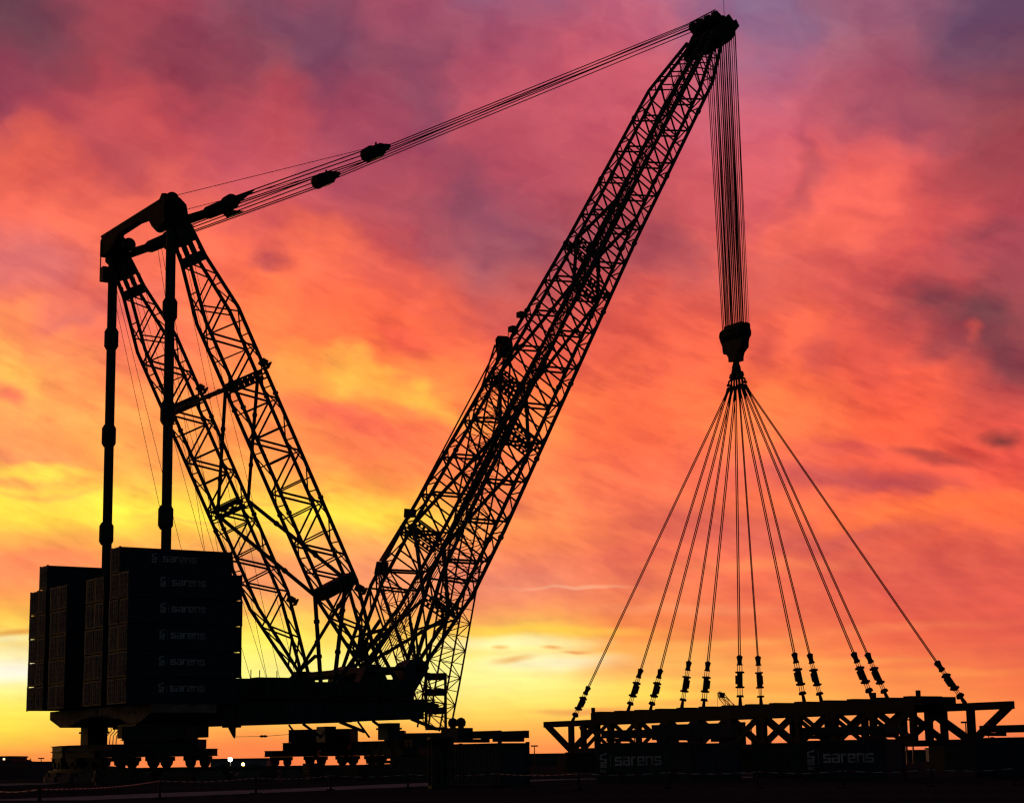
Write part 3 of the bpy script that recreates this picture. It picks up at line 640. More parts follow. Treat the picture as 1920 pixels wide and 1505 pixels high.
# beam across the two mast heads
bm = MB(.3)
bp_ = [(-9.3, 57.9), (-9.3, 59.8), (-8.6, 60.2), (7.6, 60.2), (8.4, 60.8), (9.2, 60.6), (9.3, 57.6), (7.0, 57.0), (5.8, 57.8), (4.6, 59.0), (1.0, 59.35), (-4.0, 59.3), (-5.2, 58.5), (-6.8, 58.0)]
bm.prism(bp_, (0, 0, 0), (0, -1, 0), (0, 0, 1), (1, 0, 0), 5.1, 5.9)
hb = bm.build('head_beam', 'black_steel', crane)
for q in (-4.0, 5.2, 8.0):
    m = MB(); disc(m, Lc(6.4, q, 58.2 if q < 6 else 60.4), (0, 1, 0), .75, .6, 20); m.build('sheave', 'dark_steel', hb, True)
MB().tube([Lc(5.25, -9.2, 60.2), Lc(5.25, 9.0, 60.2)], .16, 8).build('pipe', 'dark_steel', hb, True)
MB(.3).box(4.95, 6.0, 7.75, 8.85, 54.9, 56.5).build('head_bracket', 'dark_steel', hb); member('guide_bar', Lc(5.05, -8.9, 59.4), Lc(5.05, -8.9, 55.4), .07, 'dark_steel', hb)
# struts between the masts
mA, mB = masts[1][0], masts[-1][0]
for i in (1, -1):
    strut(mA.p(33.9, i, -1), mB.p(33.9, i, 1), .2)
    strut(mA.p(33.9, i, -1), mB.p(21.0, i, 1), .2)
    strut(mB.p(21.0, i, 1), mA.p(9.8, i, -1), .22)
strut(mA.p(9.8, -1, -1), Lc(24.3, 8.3, 9.7), .24); strut(mA.p(9.8, 1, -1), Lc(26.5, 7.2, 9.7), .24); strut(mA.p(9.8, 1, 1), mB.p(1.0, 0, 1), .2)
MB().prism([(-.7, -2.1), (.7, -2.1), (.7, 2.1), (-.7, 2.1)], mA.p(9.8, 0, 0), Vector((mA.d[0], 0, mA.d[1])), Vector((mA.n[0], 0, mA.n[1])), (0, 1, 0), -1.0, 1.0).build('mast_crossbox', 'dark_steel', crane)
# frames under the boom feet
for p0, p1 in ((Lc(26.5, 8.3, 10), Lc(31.5, 8.3, 16.5)), (Lc(29.2, 7.4, 10), Lc(33.2, 7.4, 15.2)), (Lc(28, -8.3, 10), Lc(32.2, -8.3, 13.5)), (Lc(33.5, 8.3, 10), Lc(31.0, 8.3, 14.0)), (Lc(31, 7.6, 14.2), Lc(37, -7.4, 13.6)), (Lc(30.4, 8.3, 11.2), Lc(36, 8.3, 11.4)), (Lc(30.4, -8.3, 11.2), Lc(36, -8.3, 11.4))):
    member('foot_strut', p0, p1, .22, 'lattice_paint', crane)
MB().tube([Lc(30.4, 9.6, 11.0), Lc(30.4, -9.6, 11.0)], .5, 12).build('mast_foot_shaft', 'dark_steel', crane, True)
MB().tube([Lc(36.0, 9.8, 11.3), Lc(36.0, -9.8, 11.3)], .42, 12).build('boom_foot_shaft', 'dark_steel', crane, True)
for sg in (1, -1):
    MB(.3).prism([(28.6, 9.8), (32.2, 9.8), (31.2, 11.7), (29.6, 11.7)], (0, 0, 0), (1, 0, 0), (0, 0, 1), (0, 1, 0), -sg*8.3-.7, -sg*8.3+.7).build('mast_shoe', 'girder_paint', crane)

# ------------------------------------------------------------------ containers
def corrugated(mb, x0, x1, y, z0, z1, out, pitch, dep):
    n_ = int((x1-x0)/pitch); pitch = (x1-x0)/n_; xs = []
    for i in range(n_):
        b = x0+i*pitch; xs += [(b, 0), (b+pitch*.25, 0), (b+pitch*.42, -dep), (b+pitch*.8, -dep)]
    xs.append((x1, 0)); v = [(x, y+out*o_, z) for z in (z0, z1) for x, o_ in xs]; k_ = len(xs)
    mb.poly(v, [(i, i+1, k_+i+1, k_+i) for i in range(k_-1)])
GL = {'s': [(0, .8, .92, 1), (0, .58, .22, .8), (0, .42, .92, .58), (.7, .2, .92, .42), (0, 0, .92, .2)],
      'a': [(.06, .82, .92, 1), (.7, 0, .92, .82), (0, .44, .7, .58), (0, .18, .22, .44), (0, 0, .7, .18)],
      'r': [(0, 0, .22, 1), (.22, .8, .66, 1)],
      'e': [(0, .82, .92, 1), (0, .18, .22, .82), (.22, .42, .92, .56), (.7, .56, .92, .82), (0, 0, .92, .18)],
      'n': [(0, 0, .22, 1), (.22, .82, .92, 1), (.7, 0, .92, .82)],
      'g': [(0, .82, .92, 1), (0, .18, .22, .82), (0, 0, .92, .18), (.7, .18, .92, .5), (.45, .4, .7, .55)],
      'c': [(0, .82, .92, 1), (0, .18, .22, .82), (0, 0, .92, .18)]}
def word(mb, txt, x, z, h, y, out, w=.92, gap=.2):
    for ch in txt:
        for x0, z0, x1, z1 in GL[ch]:
            xa, xb = x+x0*h*w/.92, x+x1*h*w/.92
            mb.box(xa, xb, min(y, y+out*.012), max(y, y+out*.012), z+z0*h, z+z1*h)
        x += ((.66 if ch == 'r' else .92)*w/.92+gap)*h
    return x
_lm = {}
def letter_mesh(kind):
    if kind in _lm: return _lm[kind]
    m = MB(); big = kind == 'big'
    h = .56; e = .95 if big else .9; x0 = 0.0; y = 0
    # emblem: slanted cap, an s of three bars, two full bars
    def bx_(a_, b_, c_, d_): m.box(a_, b_, -.012, 0, c_, d_)
    m.prism([(0, e*.84), (.56, e*.98), (.56, e*1.08), (0, e*.94)], (0, 0, 0), (1, 0, 0), (0, 0, 1), (0, 1, 0), -.012, 0)
    bx_(0, .16, e*.66, e*.84); bx_(0, .56, e*.56, e*.66); bx_(.4, .56, e*.44, e*.56); bx_(0, .56, e*.33, e*.44)
    bx_(0, .56, e*.18, e*.29); bx_(0, .56, e*.03, e*.14)
    if not big: word(m, 'sgc', 0.02, -.26, .17, 0, -1, .92, .16)
    bx_(.83, .86, .05, e*1.0)
    word(m, 'sarens', 1.2, .16, h, 0, -1, 1.0, .16)
    _lm[kind] = m.mesh('lettering', 'white_letter'); return _lm[kind]
_cm = {}
def container_meshes(Lg, Wd, H, paint):
    key = (Lg, paint)
    if key in _cm: return _cm[key]
    b = MB(); hl, hw_ = Lg/2, Wd/2
    for sg in (1, -1): corrugated(b, -hl+.1, hl-.1, sg*(hw_-.03), .16, H-.12, sg, .28, .045)
    b.box(-hl+.06, hl-.06, -hw_+.09, hw_-.09, .14, H-.07)
    body = b.mesh('body', paint)
    q = .16
    post = MB().box(-q/2, q/2, -q/2, q/2, .004, H-.004).box(-q/2-.006, q/2+.006, -q/2-.006, q/2+.006, .002, .13).box(-q/2-.006, q/2+.006, -q/2-.006, q/2+.006, H-.13, H-.002).mesh('corner_post', 'container_frame')
    srail = MB().box(-hl+q, hl-q, -.05, .05, 0, .13).mesh('side_rail', 'container_frame'); erail = MB().box(-.05, .05, -hw_+q, hw_-q, 0, .12).mesh('end_rail', 'container_frame')
    dw = hw_-.19; dh = H-.34
    d_ = MB().box(-.04, .0, .02, dw, 0, dh)
    door = d_.mesh('door', 'door_steel')
    g_ = MB()
    for y0, y1, z0, z1 in ((.03, .09, .03, dh-.03), (dw-.07, dw-.01, .03, dh-.03), (.09, dw-.07, .03, .09), (.09, dw-.07, dh-.09, dh-.03)): g_.box(-.06, -.041, y0, y1, z0, z1)
    gask = g_.mesh('gasket', 'door_trim')
    rod = MB().tube([(-.1, 0, .02), (-.1, 0, dh-.02)], .032, 6)
    for z in (.12, .55, 1.05, 1.6, dh-.15): rod.box(-.13, -.042, -.09, .09, z, z+.07)
    rodm = rod.mesh('lock_rod', 'door_trim')
    _cm[key] = (body, post, srail, erail, door, gask, rodm, dw); return _cm[key]
def container(label, loc, rz, Lg=12.19, H=2.59, paint='container_blue', lettering=None, doors=True, group=None, lx=None):
    c = thing('shipping_container', label, 'container', loc, rz, group)
    body, post, srail, erail, door, gask, rodm, dw = container_meshes(Lg, 2.44, H, paint)
    obj('body', body, c)
    for sx in (1, -1):
        for sy in (1, -1): obj('corner_post', post, c, (sx*(Lg/2-.08), sy*1.14, 0))
    for z in (.05, H-.20):
        for sg in (1, -1): obj('side_rail', srail, c, (0, sg*1.172, z)); obj('end_rail', erail, c, (sg*(Lg/2-.05), 0, z))
    if doors:
        for sy in (1, -1):
            d = obj('door', door, c, (-Lg/2+.05, 0, .17)); d.scale = (1, sy, 1)
            obj('gasket', gask, d)
            for f in (.32, .72): obj('lock_rod', rodm, d, (0, dw*f, 0))
    if lettering:
        obj('lettering', letter_mesh(lettering), c, (lx, -1.225, 1.05 if lettering == 'big' else .95))
    return c
ORD = ['top', 'second', 'third', 'fourth', 'fifth', 'sixth']
NUM = ['first', 'second', 'third', 'fourth', 'fifth', 'sixth', 'seventh', 'eighth']
QC = [-13.1, -10.35, -6.5, -3.95, 4.1, 6.65, 10.75, 13.3]
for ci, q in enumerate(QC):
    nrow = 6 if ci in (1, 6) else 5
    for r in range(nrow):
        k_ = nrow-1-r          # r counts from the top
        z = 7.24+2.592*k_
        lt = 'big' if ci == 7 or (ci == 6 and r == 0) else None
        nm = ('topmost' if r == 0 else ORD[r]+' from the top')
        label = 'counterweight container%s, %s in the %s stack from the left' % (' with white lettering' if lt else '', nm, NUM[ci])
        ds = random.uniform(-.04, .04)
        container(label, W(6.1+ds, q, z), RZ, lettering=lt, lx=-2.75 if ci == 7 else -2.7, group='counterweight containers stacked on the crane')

# ------------------------------------------------------------------ hook block
HB = W(HOOK_S, 0, 0)
HDZ = fz(HOOK_S, 0, 50.2)-50.2
hb_ = thing('hook_block', 'heavy black hook block with ramshorn hook hanging under the boom tip', 'hook block', HB+Vector((0, 0, 50.2+HDZ)), RZ)
dz = HOOK_Z-50.2
pr = [(-2.45, dz-.7), (-2.4, dz-1.9), (-2.0, dz-2.7), (-1.95, dz-3.5), (-1.75, dz-3.8), (-1.2, dz-3.9), (-.85, dz-4.4), (-.8, dz-5.0), (.8, dz-5.0), (.85, dz-4.4), (1.1, dz-3.9), (1.7, dz-3.5), (1.95, dz-3.3), (2.0, dz-2.6), (2.35, dz-1.7), (2.4, dz-.3), (2.0, dz), (-1.3, dz-.05), (-1.7, dz-.5)]
for x in (-.42, .42): MB().prism([(-a_, b_) for a_, b_ in pr], (0, 0, 0), (0, 1, 0), (0, 0, 1), (1, 0, 0), x-.22, x+.22).build('cheek_plate', 'dark_steel', hb_)
for k_ in range(10):
    m = MB(); disc(m, (0, -2.0+4.0*k_/9, dz-1.35), (0, 1, 0), 1.05, .2, 20); m.build('sheave', 'dark_steel', hb_, True)
MB().tube([(0, 0, dz-5.5), (0, 0, dz-4.8)], .42, 12).build('swivel', 'dark_steel', hb_, True)
rh = MB().tube([(0, 0, 2.2), (0, 0, 1.5), (0, 0, 1.1)], [.42, .62, .5], 12)
for sg in (1, -1):
    rh.tube([(0, 0, 1.5), (0, sg*.45, .75), (0, sg*.85, .35), (0, sg*1.12, .45), (0, sg*1.2, .9)], [.55, .45, .4, .32, .12], 10)
rh.build('ramshorn_hook', 'dark_steel', hb_, True)
for k_, (y, z) in enumerate(((-1.5, -.2), (-.9, -.6), (-.2, -.7), (.3, -.7), (.9, -.6), (1.5, -.2))):
    sh = MB().tube([(0, y*.55, .3), (.22, y*.9, -.1), (.22, y, z-.4)], .13, 8).tube([(0, y*.55, .3), (-.22, y*.9, -.1), (-.22, y, z-.4)], .13, 8).tube([(-.4, y, z-.4), (.4, y, z-.4)], .17, 8)
    sh.build('shackle', 'dark_steel', hb_, True)

# ------------------------------------------------------------------ the lifted truss
TDZ = .47
TZ = RZ-PI/2               # local x runs along t (towards the viewer), local y along a
truss = thing('lifting_truss', 'long black steel truss with a box girder on top hanging from the slings', 'truss', HB+Vector((0, 0, TDZ)), TZ)
def T(h, w, z): return Vector((h, w, z))
ZT, ZB = 6.35, 2.45
posts = [-40.0+6.53*i for i in range(13)]
def tbar(nm, p0, p1, w_, h_, *up): MB().bar(p0, p1, w_, h_, *up).build(nm, 'truss_steel', truss)
# central plane, running out to the single end frames
tbar('top_chord', T(-46.8, 0, ZT), T(44.6, 0, ZT), .6, .84); tbar('bottom_chord', T(-40.5, 0, ZB), T(38.9, 0, ZB), .6, .7)
for h0, h1 in ((posts[0], -46.3), (posts[12], 44.1)): tbar('diagonal', T(h0, 0, ZB), T(h1, 0, ZT-.1), .5, .8)
for i in (0, 1, 11, 12): tbar('post', T(posts[i], 0, ZB+.3), T(posts[i], 0, ZT-.4), .55, .85, Vector((1, 0, 0)))
tbar('diagonal', T(posts[0], 0, ZB), T(posts[1], 0, ZT-.2), .5, .8); tbar('diagonal', T(posts[11], 0, ZT-.2), T(posts[12], 0, ZB), .5, .8)
# two side planes under the box girder
for w in (-2.4, 2.4):
    tbar('top_chord', T(posts[1]-.4, w, ZT), T(posts[11]+.4, w, ZT), .55, .7); tbar('bottom_chord', T(posts[1]-.4, w, ZB), T(posts[11]+.4, w, ZB), .55, .6)
    for i in range(1, 12): tbar('post', T(posts[i], w, ZB+.3), T(posts[i], w, ZT-.33), .52, .8, Vector((1, 0, 0)))
    for i in range(1, 11):
        a_, b_ = posts[i], posts[i+1]
        if i == 10: tbar('diagonal', T(a_, w-.1, ZB), T(b_, w-.1, ZT), .3, .75); tbar('diagonal', T(a_, w+.25, ZT), T(b_, w+.25, ZB), .3, .75)
        else: tbar('diagonal', T(a_, w-.1, ZB), T(b_, w-.1, ZT), .2, .5); tbar('diagonal', T(a_, w+.15, ZT), T(b_, w+.15, ZB), .2, .5)
        for h, z in ((a_, ZT-.55), (a_, ZB+.5)):
            sgz = -1 if z > 4 else 1
            MB().prism([(-.75, 0), (.75, 0), (.3, sgz*.7), (-.3, sgz*.7)], (h, w, z), (1, 0, 0), (0, 0, 1), (0, 1, 0), -.28, .28).build('gusset', 'truss_steel', truss)
for i in range(1, 12):
    tbar('cross_member', T(posts[i], -2.2, ZT), T(posts[i], 2.2, ZT), .4, .5); tbar('cross_member', T(posts[i], -2.2, ZB), T(posts[i], 2.2, ZB), .4, .4)
bgx = MB().box(-31.2, 33.6, -2.7, 2.7, 6.69, 7.62); bg_ = bgx.build('box_girder', 'truss_steel', truss)
for i in range(14): MB().box(-30.6+i*4.7, -29.4+i*4.7, -2.5, 2.5, 7.623, 7.76).build('lug_plate', 'truss_steel', bg_)
for h in (-31.0, 25.6, 32.8): MB().box(h-.2, h+.2, -2.6, -2.2, 7.63, 8.35).build('guide_post', 'truss_steel', bg_)
for h in (-38, -20, 0, 20, 36):
    m = MB().box(h-1.2, h+1.2, -3.2, 3.2, .002, 2.6)
    tag(m.build('timber_crib', 'timber', None, loc=HB), 'timber crib standing under the lifted truss, %s' % {-38: 'at its far end', -20: 'second from its far end', 0: 'under its middle', 20: 'second from its near end', 36: 'at its near end'}[h], 'crib', 'timber cribs under the truss').rotation_euler = (0, 0, TZ)

# slings
SL = [(-39.6, 0, 6.75), (-23.4, -1.9, 7.7), (-23.4, 1.9, 7.7), (-11.4, -1.9, 7.7), (-11.6, 1.9, 7.7), (.7, -1.9, 7.7), (.3, 1.9, 7.7), (12.9, -1.9, 7.7), (11.8, 1.9, 7.7), (24.8, -1.9, 7.7), (23.4, 1.9, 7.7), (37.6, 0, 6.75)]
sock = MB().tube([(0, 0, 0), (0, 0, .25), (0, 0, .55), (0, 0, 1.1), (0, 0, 1.3)], [.42, .3, .3, .42, .12], 10).mesh('socket', 'dark_steel', True)
rods = MB()
for x in (-.3, 0, .3): rods.tube([(x, 0, 0), (x, 0, 1)], .045, 6)
rodm_ = MB().tube([(0, 0, 0), (0, 0, 1)], .045, 6).mesh('rod', 'dark_steel', True)
cyl = MB().tube([(0, 0, 0), (0, 0, 2.1)], .36, 14).box(-.5, .5, -.3, .3, 0, .22).box(-.5, .5, -.3, .3, 1.88, 2.1).box(.12, .55, -.22, .22, .5, 1.6)
cylm = cyl.mesh('jack', 'dark_steel')
fork = MB().tube([(0, 0, 0), (0, 0, 1.0)], [.26, .18], 10).tube([(0, 0, 1.0), (0, 0, 1.25)], [.5, .42], 12).mesh('fork', 'dark_steel', True)
EN = ['leftmost sling, running to the far end of the truss', 'second', 'third', 'fourth', 'fifth', 'sixth', 'seventh', 'eighth', 'ninth', 'tenth', 'eleventh', 'rightmost sling, running to the near end of the truss']
for i, (h, w, z) in enumerate(SL):
    lab = 'black twin rope ' + (EN[i] if i in (0, 11) else 'sling with tension jack, %s from the left at the truss' % EN[i])
    top = Vector((max(-1.5, min(1.5, h*.055)), w*.16, 49.35+HDZ-TDZ)); bot = Vector((h, w, z))
    s_ = thing('sling', lab, 'sling', HB+Vector((0, 0, TDZ)), TZ, 'slings between the hook and the truss')
    d = (top-bot); ln = d.length; d.normalize(); rot = d.to_track_quat('Z', 'Y')
    b0 = bot; b1 = b0+d*1.2; b2 = b1+d*.95; b3 = b2+d*2.1; b4 = b3+d*.8; b5 = b4+d*1.25
    def put(nm, me, p, sc=None):
        o_ = obj(nm, me, s_, p); o_.rotation_mode = 'QUATERNION'; o_.rotation_quaternion = rot
        if sc: o_.scale = sc
        return o_
    put('fork', fork, b0); put('tension_jack', cylm, b2); put('socket', sock, b4)
    sx = rot @ Vector((1, 0, 0))
    for x in (-.32, 0, .32):
        put('rod', rodm_, b1+sx*x, (1, 1, .95)); put('rod', rodm_, b3+sx*x, (1, 1, .8))
    for x in (-1, 1): member('sling_rope', b5+sx*x*.13, top+sx*x*.12, .066, 'rope_steel', s_, 6)
    MB().tube([top-d*2.0, top-d*.2], [.1, .24], 8).build('collar', 'dark_steel', s_, True)

# ------------------------------------------------------------------ containers in the foreground
def corner_container(px, dist, yaw, **k_):
    # yaw: angle of the long side away from the picture plane; the right end of the long side is the near corner
    nc = ground_x(px, dist); L_ = k_.setdefault('Lg', 6.06)
    dl = Vector((-math.cos(R(yaw)), math.sin(R(yaw)), 0)); de = Vector((math.sin(R(yaw)), math.cos(R(yaw)), 0))
    ctr = nc+dl*(L_/2)+de*1.22
    xdir = -dl                   # local +x towards the near corner; local -y faces the viewer
    rz = math.atan2(xdir.y, xdir.x)
    z = k_.pop('z', .004)
    c = container(k_.pop('label'), ctr+Vector((0, 0, z)), rz, doors=False, **k_)
    return c, ctr, rz
def slab(ctr, rz, x0, x1, z0, th, label, name='steel_mat', material='girder_paint', blocks=True, wy=1.22):
    s_ = thing(name, label, 'steel mat', ctr+Vector((0, 0, z0)), rz, 'steel mats stored on top of the containers')
    MB().box(x0, x1, -wy, wy, 0, th).build('plate', material, s_)
    for y in (-wy+.1, wy-.1): MB().box(x0-.03, x1+.03, y-.08, y+.08, -.05, th+.05).build('edge_beam', material, s_)
    if blocks:
        for x in (x0+.5, x1-.5): MB().box(x-.14, x+.14, -wy+.05, wy-.05, -.26, -.052).build('timber_block', 'timber', s_)
    return s_
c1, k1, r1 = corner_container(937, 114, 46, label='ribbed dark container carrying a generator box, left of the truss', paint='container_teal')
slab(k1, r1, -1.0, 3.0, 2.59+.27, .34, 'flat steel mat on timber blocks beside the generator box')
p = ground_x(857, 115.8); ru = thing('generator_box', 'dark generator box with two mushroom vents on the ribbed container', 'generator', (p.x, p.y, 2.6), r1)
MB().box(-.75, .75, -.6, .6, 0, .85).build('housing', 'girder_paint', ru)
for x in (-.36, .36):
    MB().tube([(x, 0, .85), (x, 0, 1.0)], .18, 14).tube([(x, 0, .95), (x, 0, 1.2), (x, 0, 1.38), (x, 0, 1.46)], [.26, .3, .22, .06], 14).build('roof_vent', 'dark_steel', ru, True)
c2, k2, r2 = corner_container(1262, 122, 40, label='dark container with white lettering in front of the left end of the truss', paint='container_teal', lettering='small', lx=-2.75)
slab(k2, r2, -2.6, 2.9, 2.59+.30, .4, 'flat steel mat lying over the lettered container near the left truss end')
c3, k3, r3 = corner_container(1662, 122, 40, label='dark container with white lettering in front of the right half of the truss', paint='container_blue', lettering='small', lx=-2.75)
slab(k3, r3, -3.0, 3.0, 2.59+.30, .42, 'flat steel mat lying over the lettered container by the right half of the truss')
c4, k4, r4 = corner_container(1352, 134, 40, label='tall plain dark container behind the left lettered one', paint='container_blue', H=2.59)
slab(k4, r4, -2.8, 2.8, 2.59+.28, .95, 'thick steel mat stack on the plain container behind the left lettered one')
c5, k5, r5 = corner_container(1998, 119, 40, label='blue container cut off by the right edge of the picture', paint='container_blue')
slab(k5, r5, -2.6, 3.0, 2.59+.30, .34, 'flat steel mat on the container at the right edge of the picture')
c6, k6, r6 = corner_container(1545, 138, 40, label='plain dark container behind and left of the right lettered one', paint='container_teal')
# tall equipment cabinet beside the vented container
p = ground_x(826, 108); cab = thing('gas_bottle_rack', 'tall dark rack of gas bottles beside the ribbed container', 'rack', p, R(12))
MB().box(-.62, .62, -.62, .62, .05, .2).build('base', 'dark_steel', cab); MB().box(-.62, .62, .5, .58, .2, 2.7).build('back_panel', 'girder_paint', cab); MB().box(-.66, .66, -.66, .66, 2.7, 2.82).build('roof', 'dark_steel', cab)
for x in (-.58, .58):
    for y in (-.58, .46): MB().box(x-.05, x+.05, y-.05, y+.05, .2, 2.7).build('post', 'door_steel', cab)
for x in (-.36, 0, .36):
    for y in (-.3, .1): MB().tube([(x, y, .2), (x, y, 1.75), (x, y, 1.95), (x, y, 2.1)], [.14, .14, .06, .05], 10).build('gas_bottle', 'girder_paint', cab, True)

# site clutter in front of the ring
CL = [(212, 163, 1.5, 1.25, 'left of the first big carousel block'), (246, 166, .9, 1.0, 'beside the left carousel wheels'), (333, 160, 1.2, .95, 'under the middle of the left carousel'), (510, 176, 1.6, 1.1, 'at the left end of the right carousel'), (588, 172, 1.1, 1.6, 'under the middle of the right carousel'), (655, 170, 1.9, 1.35, 'before the right carousel wheels'), (722, 168, 1.4, 1.75, 'under the front pedestal of the crane'), (775, 160, 1.8, 2.0, 'between the front pedestal and the gas bottle rack')]
for i, (px, dd, w_, h_, where) in enumerate(CL):
    c_ = thing('mat_stack', 'dark stack of timber mats %s' % where, 'mat stack', ground_x(px, dd), R(20+23*i), 'mat stacks around the ring')
    n_ = max(3, int(h_/.26))
    for k_ in range(n_):
        dx = random.uniform(-.12, .12); MB().box(-w_+dx, w_+dx, -.7, .7, .002+k_*h_/n_, (k_+.86)*h_/n_).build('mat', 'timber', c_)
        if k_ < n_-1:
            for x in (-w_*.6, w_*.6): MB().box(x-.08, x+.08, -.65, .65, (k_+.86)*h_/n_+.001, (k_+1)*h_/n_).build('spacer', 'timber', c_)
# striped barrier along the road
BP = [(-40, 1476), (75, 1478), (300, 1462.5), (480, 1457), (620, 1453), (765, 1450.5), (930, 1449), (1085, 1449), (1250, 1446.5), (1420, 1445), (1580, 1443.5), (1745, 1441), (1900, 1439)]
bpts = []
for x, y in BP:
    hz = 1428.4-.0135*(x-969); dd = FPX*.6/(y-hz); bpts.append(Vector((at(x, y, dd).x, dd, 0)))
BN = ['first', 'second', 'third', 'fourth', 'fifth', 'sixth', 'seventh', 'eighth', 'ninth', 'tenth', 'eleventh', 'twelfth', 'last']
for i, p in enumerate(bpts):
    if 0 < i < len(bpts)-0:
        b = thing('barrier_post', 'short dark barrier post, %s from the left along the road' % BN[i-1], 'barrier post', p, .4*i, 'barrier posts along the road')
        MB().tube([(0, 0, .08), (0, 0, .84)], .06, 8).build('tube', 'dark_steel', b, True); MB().box(-.22, .22, -.22, .22, .002, .08).build('foot', 'rubber', b)
    if i:
        a_ = bpts[i-1]; d = p-a_; L_ = d.length; n_ = 10
        tp = MB().tube([(L_*k_/n_, 0, .8-.1*math.sin(PI*k_/n_)) for k_ in range(n_+1)], .022, 6)
        t_ = tp.build('barrier_chain', 'barrier_stripes', None, True, loc=a_); t_.rotation_euler = (0, 0, math.atan2(d.y, d.x))
        tag(t_, 'red and white barrier chain, %s span from the left along the road' % BN[i-1], 'chain', 'barrier chains along the road')

# ------------------------------------------------------------------ crawler crane behind
K0 = at(820, 1372, 300); cr_ = thing('crawler_crane', 'lattice crawler crane with a red glare tint standing behind the big crane', 'crane', (K0.x, 300, 0))
def K(px, py, y=0.0):
    p = at(px, py, 300); return Vector((p.x-K0.x, y, p.z))
def small_lattice(name, p0, p1, w0, w1, wm, bay, rch, rb, parent, mtl='red_paint_and_glare'):
    root = bpy.data.objects.new(name, None); C.objects.link(root); root.parent = parent
    d = (p1-p0); L_ = d.length; d.normalize(); e1 = d.cross(Vector((0, 1, 0))).normalized(); e2 = d.cross(e1).normalized()
    ca, sa = math.cos(R(28)), math.sin(R(28)); f1_, f2_ = e1*ca+e2*sa, e2*ca-e1*sa
    def wd(u):
        return lerp(w0, wm, u/(L_*.12)) if u < L_*.5 else lerp(wm, w1, (u-L_*.82)/(L_*.18))
    def pp(u, i, j): return p0+d*u+f1_*(i*wd(u)/2)+f2_*(j*wd(u)/2)
    for i in (1, -1):
        for j in (1, -1): MB().tube([pp(u, i, j) for u in (0, L_*.12, L_*.5, L_*.82, L_)], rch, 6).build('chord', mtl, root, True)
    st_ = MB(); n_ = int(L_/bay)
    for k_ in range(n_):
        a_, b_ = L_*k_/n_, L_*(k_+1)/n_; sg = 1 if k_ % 2 else -1
        for c in (1, -1):
            st_.tube([pp(a_, sg, c), pp(b_, -sg, c)], rb, 5); st_.tube([pp(a_, c, -sg), pp(b_, c, sg)], rb, 5)
            st_.tube([pp(b_, 1, c), pp(b_, -1, c)], rb*.8, 5)
    st_.build('lacing', mtl, root, True, kind='stuff'); return root
small_lattice('boom', K(813, 1368), K(943, 648), 3.8, 1.9, 4.0, 2.1, .16, .08, cr_)
small_lattice('mast', K(800, 1345), K(714, 1062), 2.2, 1.3, 2.9, 1.9, .14, .075, cr_)
hdm = MB().prism([(-1.0, -2.2), (.9, -2.2), (1.5, -.6), (1.4, .3), (.6, .9), (-.9, 1.0), (-1.3, .4)], K(944, 643), (1, 0, 0), (0, 0, 1), (0, 1, 0), -1.0, 1.0); hdm.build('boom_head', 'dark_steel', cr_)
member('antenna', K(953, 632), K(953, 617), .06, 'dark_steel', cr_, 6)
for x in (-.5, .5): member('pendant', K(936, 645, x), K(768, 962, x), .07, 'red_paint_and_glare', cr_, 6)
MB().prism([(-.9, -.6), (.9, -.6), (1.1, .5), (-.8, .7)], K(768, 962), (1, 0, 0), (0, 0, 1), (0, 1, 0), -.7, .7).build('pendant_block', 'dark_steel', cr_)
for k_ in range(7): member('luffing_rope', K(764, 966, -.6+.2*k_), K(711+k_*.9, 1052, -.6+.2*k_), .05, 'red_paint_and_glare', cr_, 5)
MB().prism([(-1.0, -1.0), (.9, -1.0), (1.2, .8), (-.6, .9)], K(714, 1064), (1, 0, 0), (0, 0, 1), (0, 1, 0), -1.0, 1.0).build('mast_head', 'dark_steel', cr_)
MB().box(-6.5, 2.0, -2.4, 2.4, 2.6, 6.0).build('machine_house', 'shed_dark', cr_); MB().box(.8, 2.6, -2.6, -.9, 3.0, 5.2).build('cab', 'glass_dark', cr_)
MB().box(-8.0, -5.0, -3.0, 3.0, 2.7, 6.4).build('counterweight', 'dark_steel', cr_)
for y in (-3.2, 3.2): MB().prism([(-6, .3), (-5.2, .004), (5.2, .004), (6, .3), (6, 1.2), (5.2, 1.6), (-5.2, 1.6), (-6, 1.2)], (0, y, 0), (1, 0, 0), (0, 0, 1), (0, 1, 0), -.7, .7).build('crawler_track', 'rubber', cr_)
MB().box(-2.5, 2.5, -2.5, 2.5, 1.0, 2.6).build('undercarriage', 'dark_steel', cr_)
bx2 = MB().box(-1.6, 1.6, -1.2, 1.2, 0, .4)
for z in (2.4, 5.2, 7.6): bx2.box(-1.6, 1.6, -1.2, 1.2, z, z+1.0)
for x in (-1.5, 1.5): bx2.box(x-.18, x+.18, -1.2, 1.2, .4, 8.6)
bx2.build('foot_frame', 'dark_steel', cr_, loc=K(818, 1368)+Vector((0, -1.2, 0)))

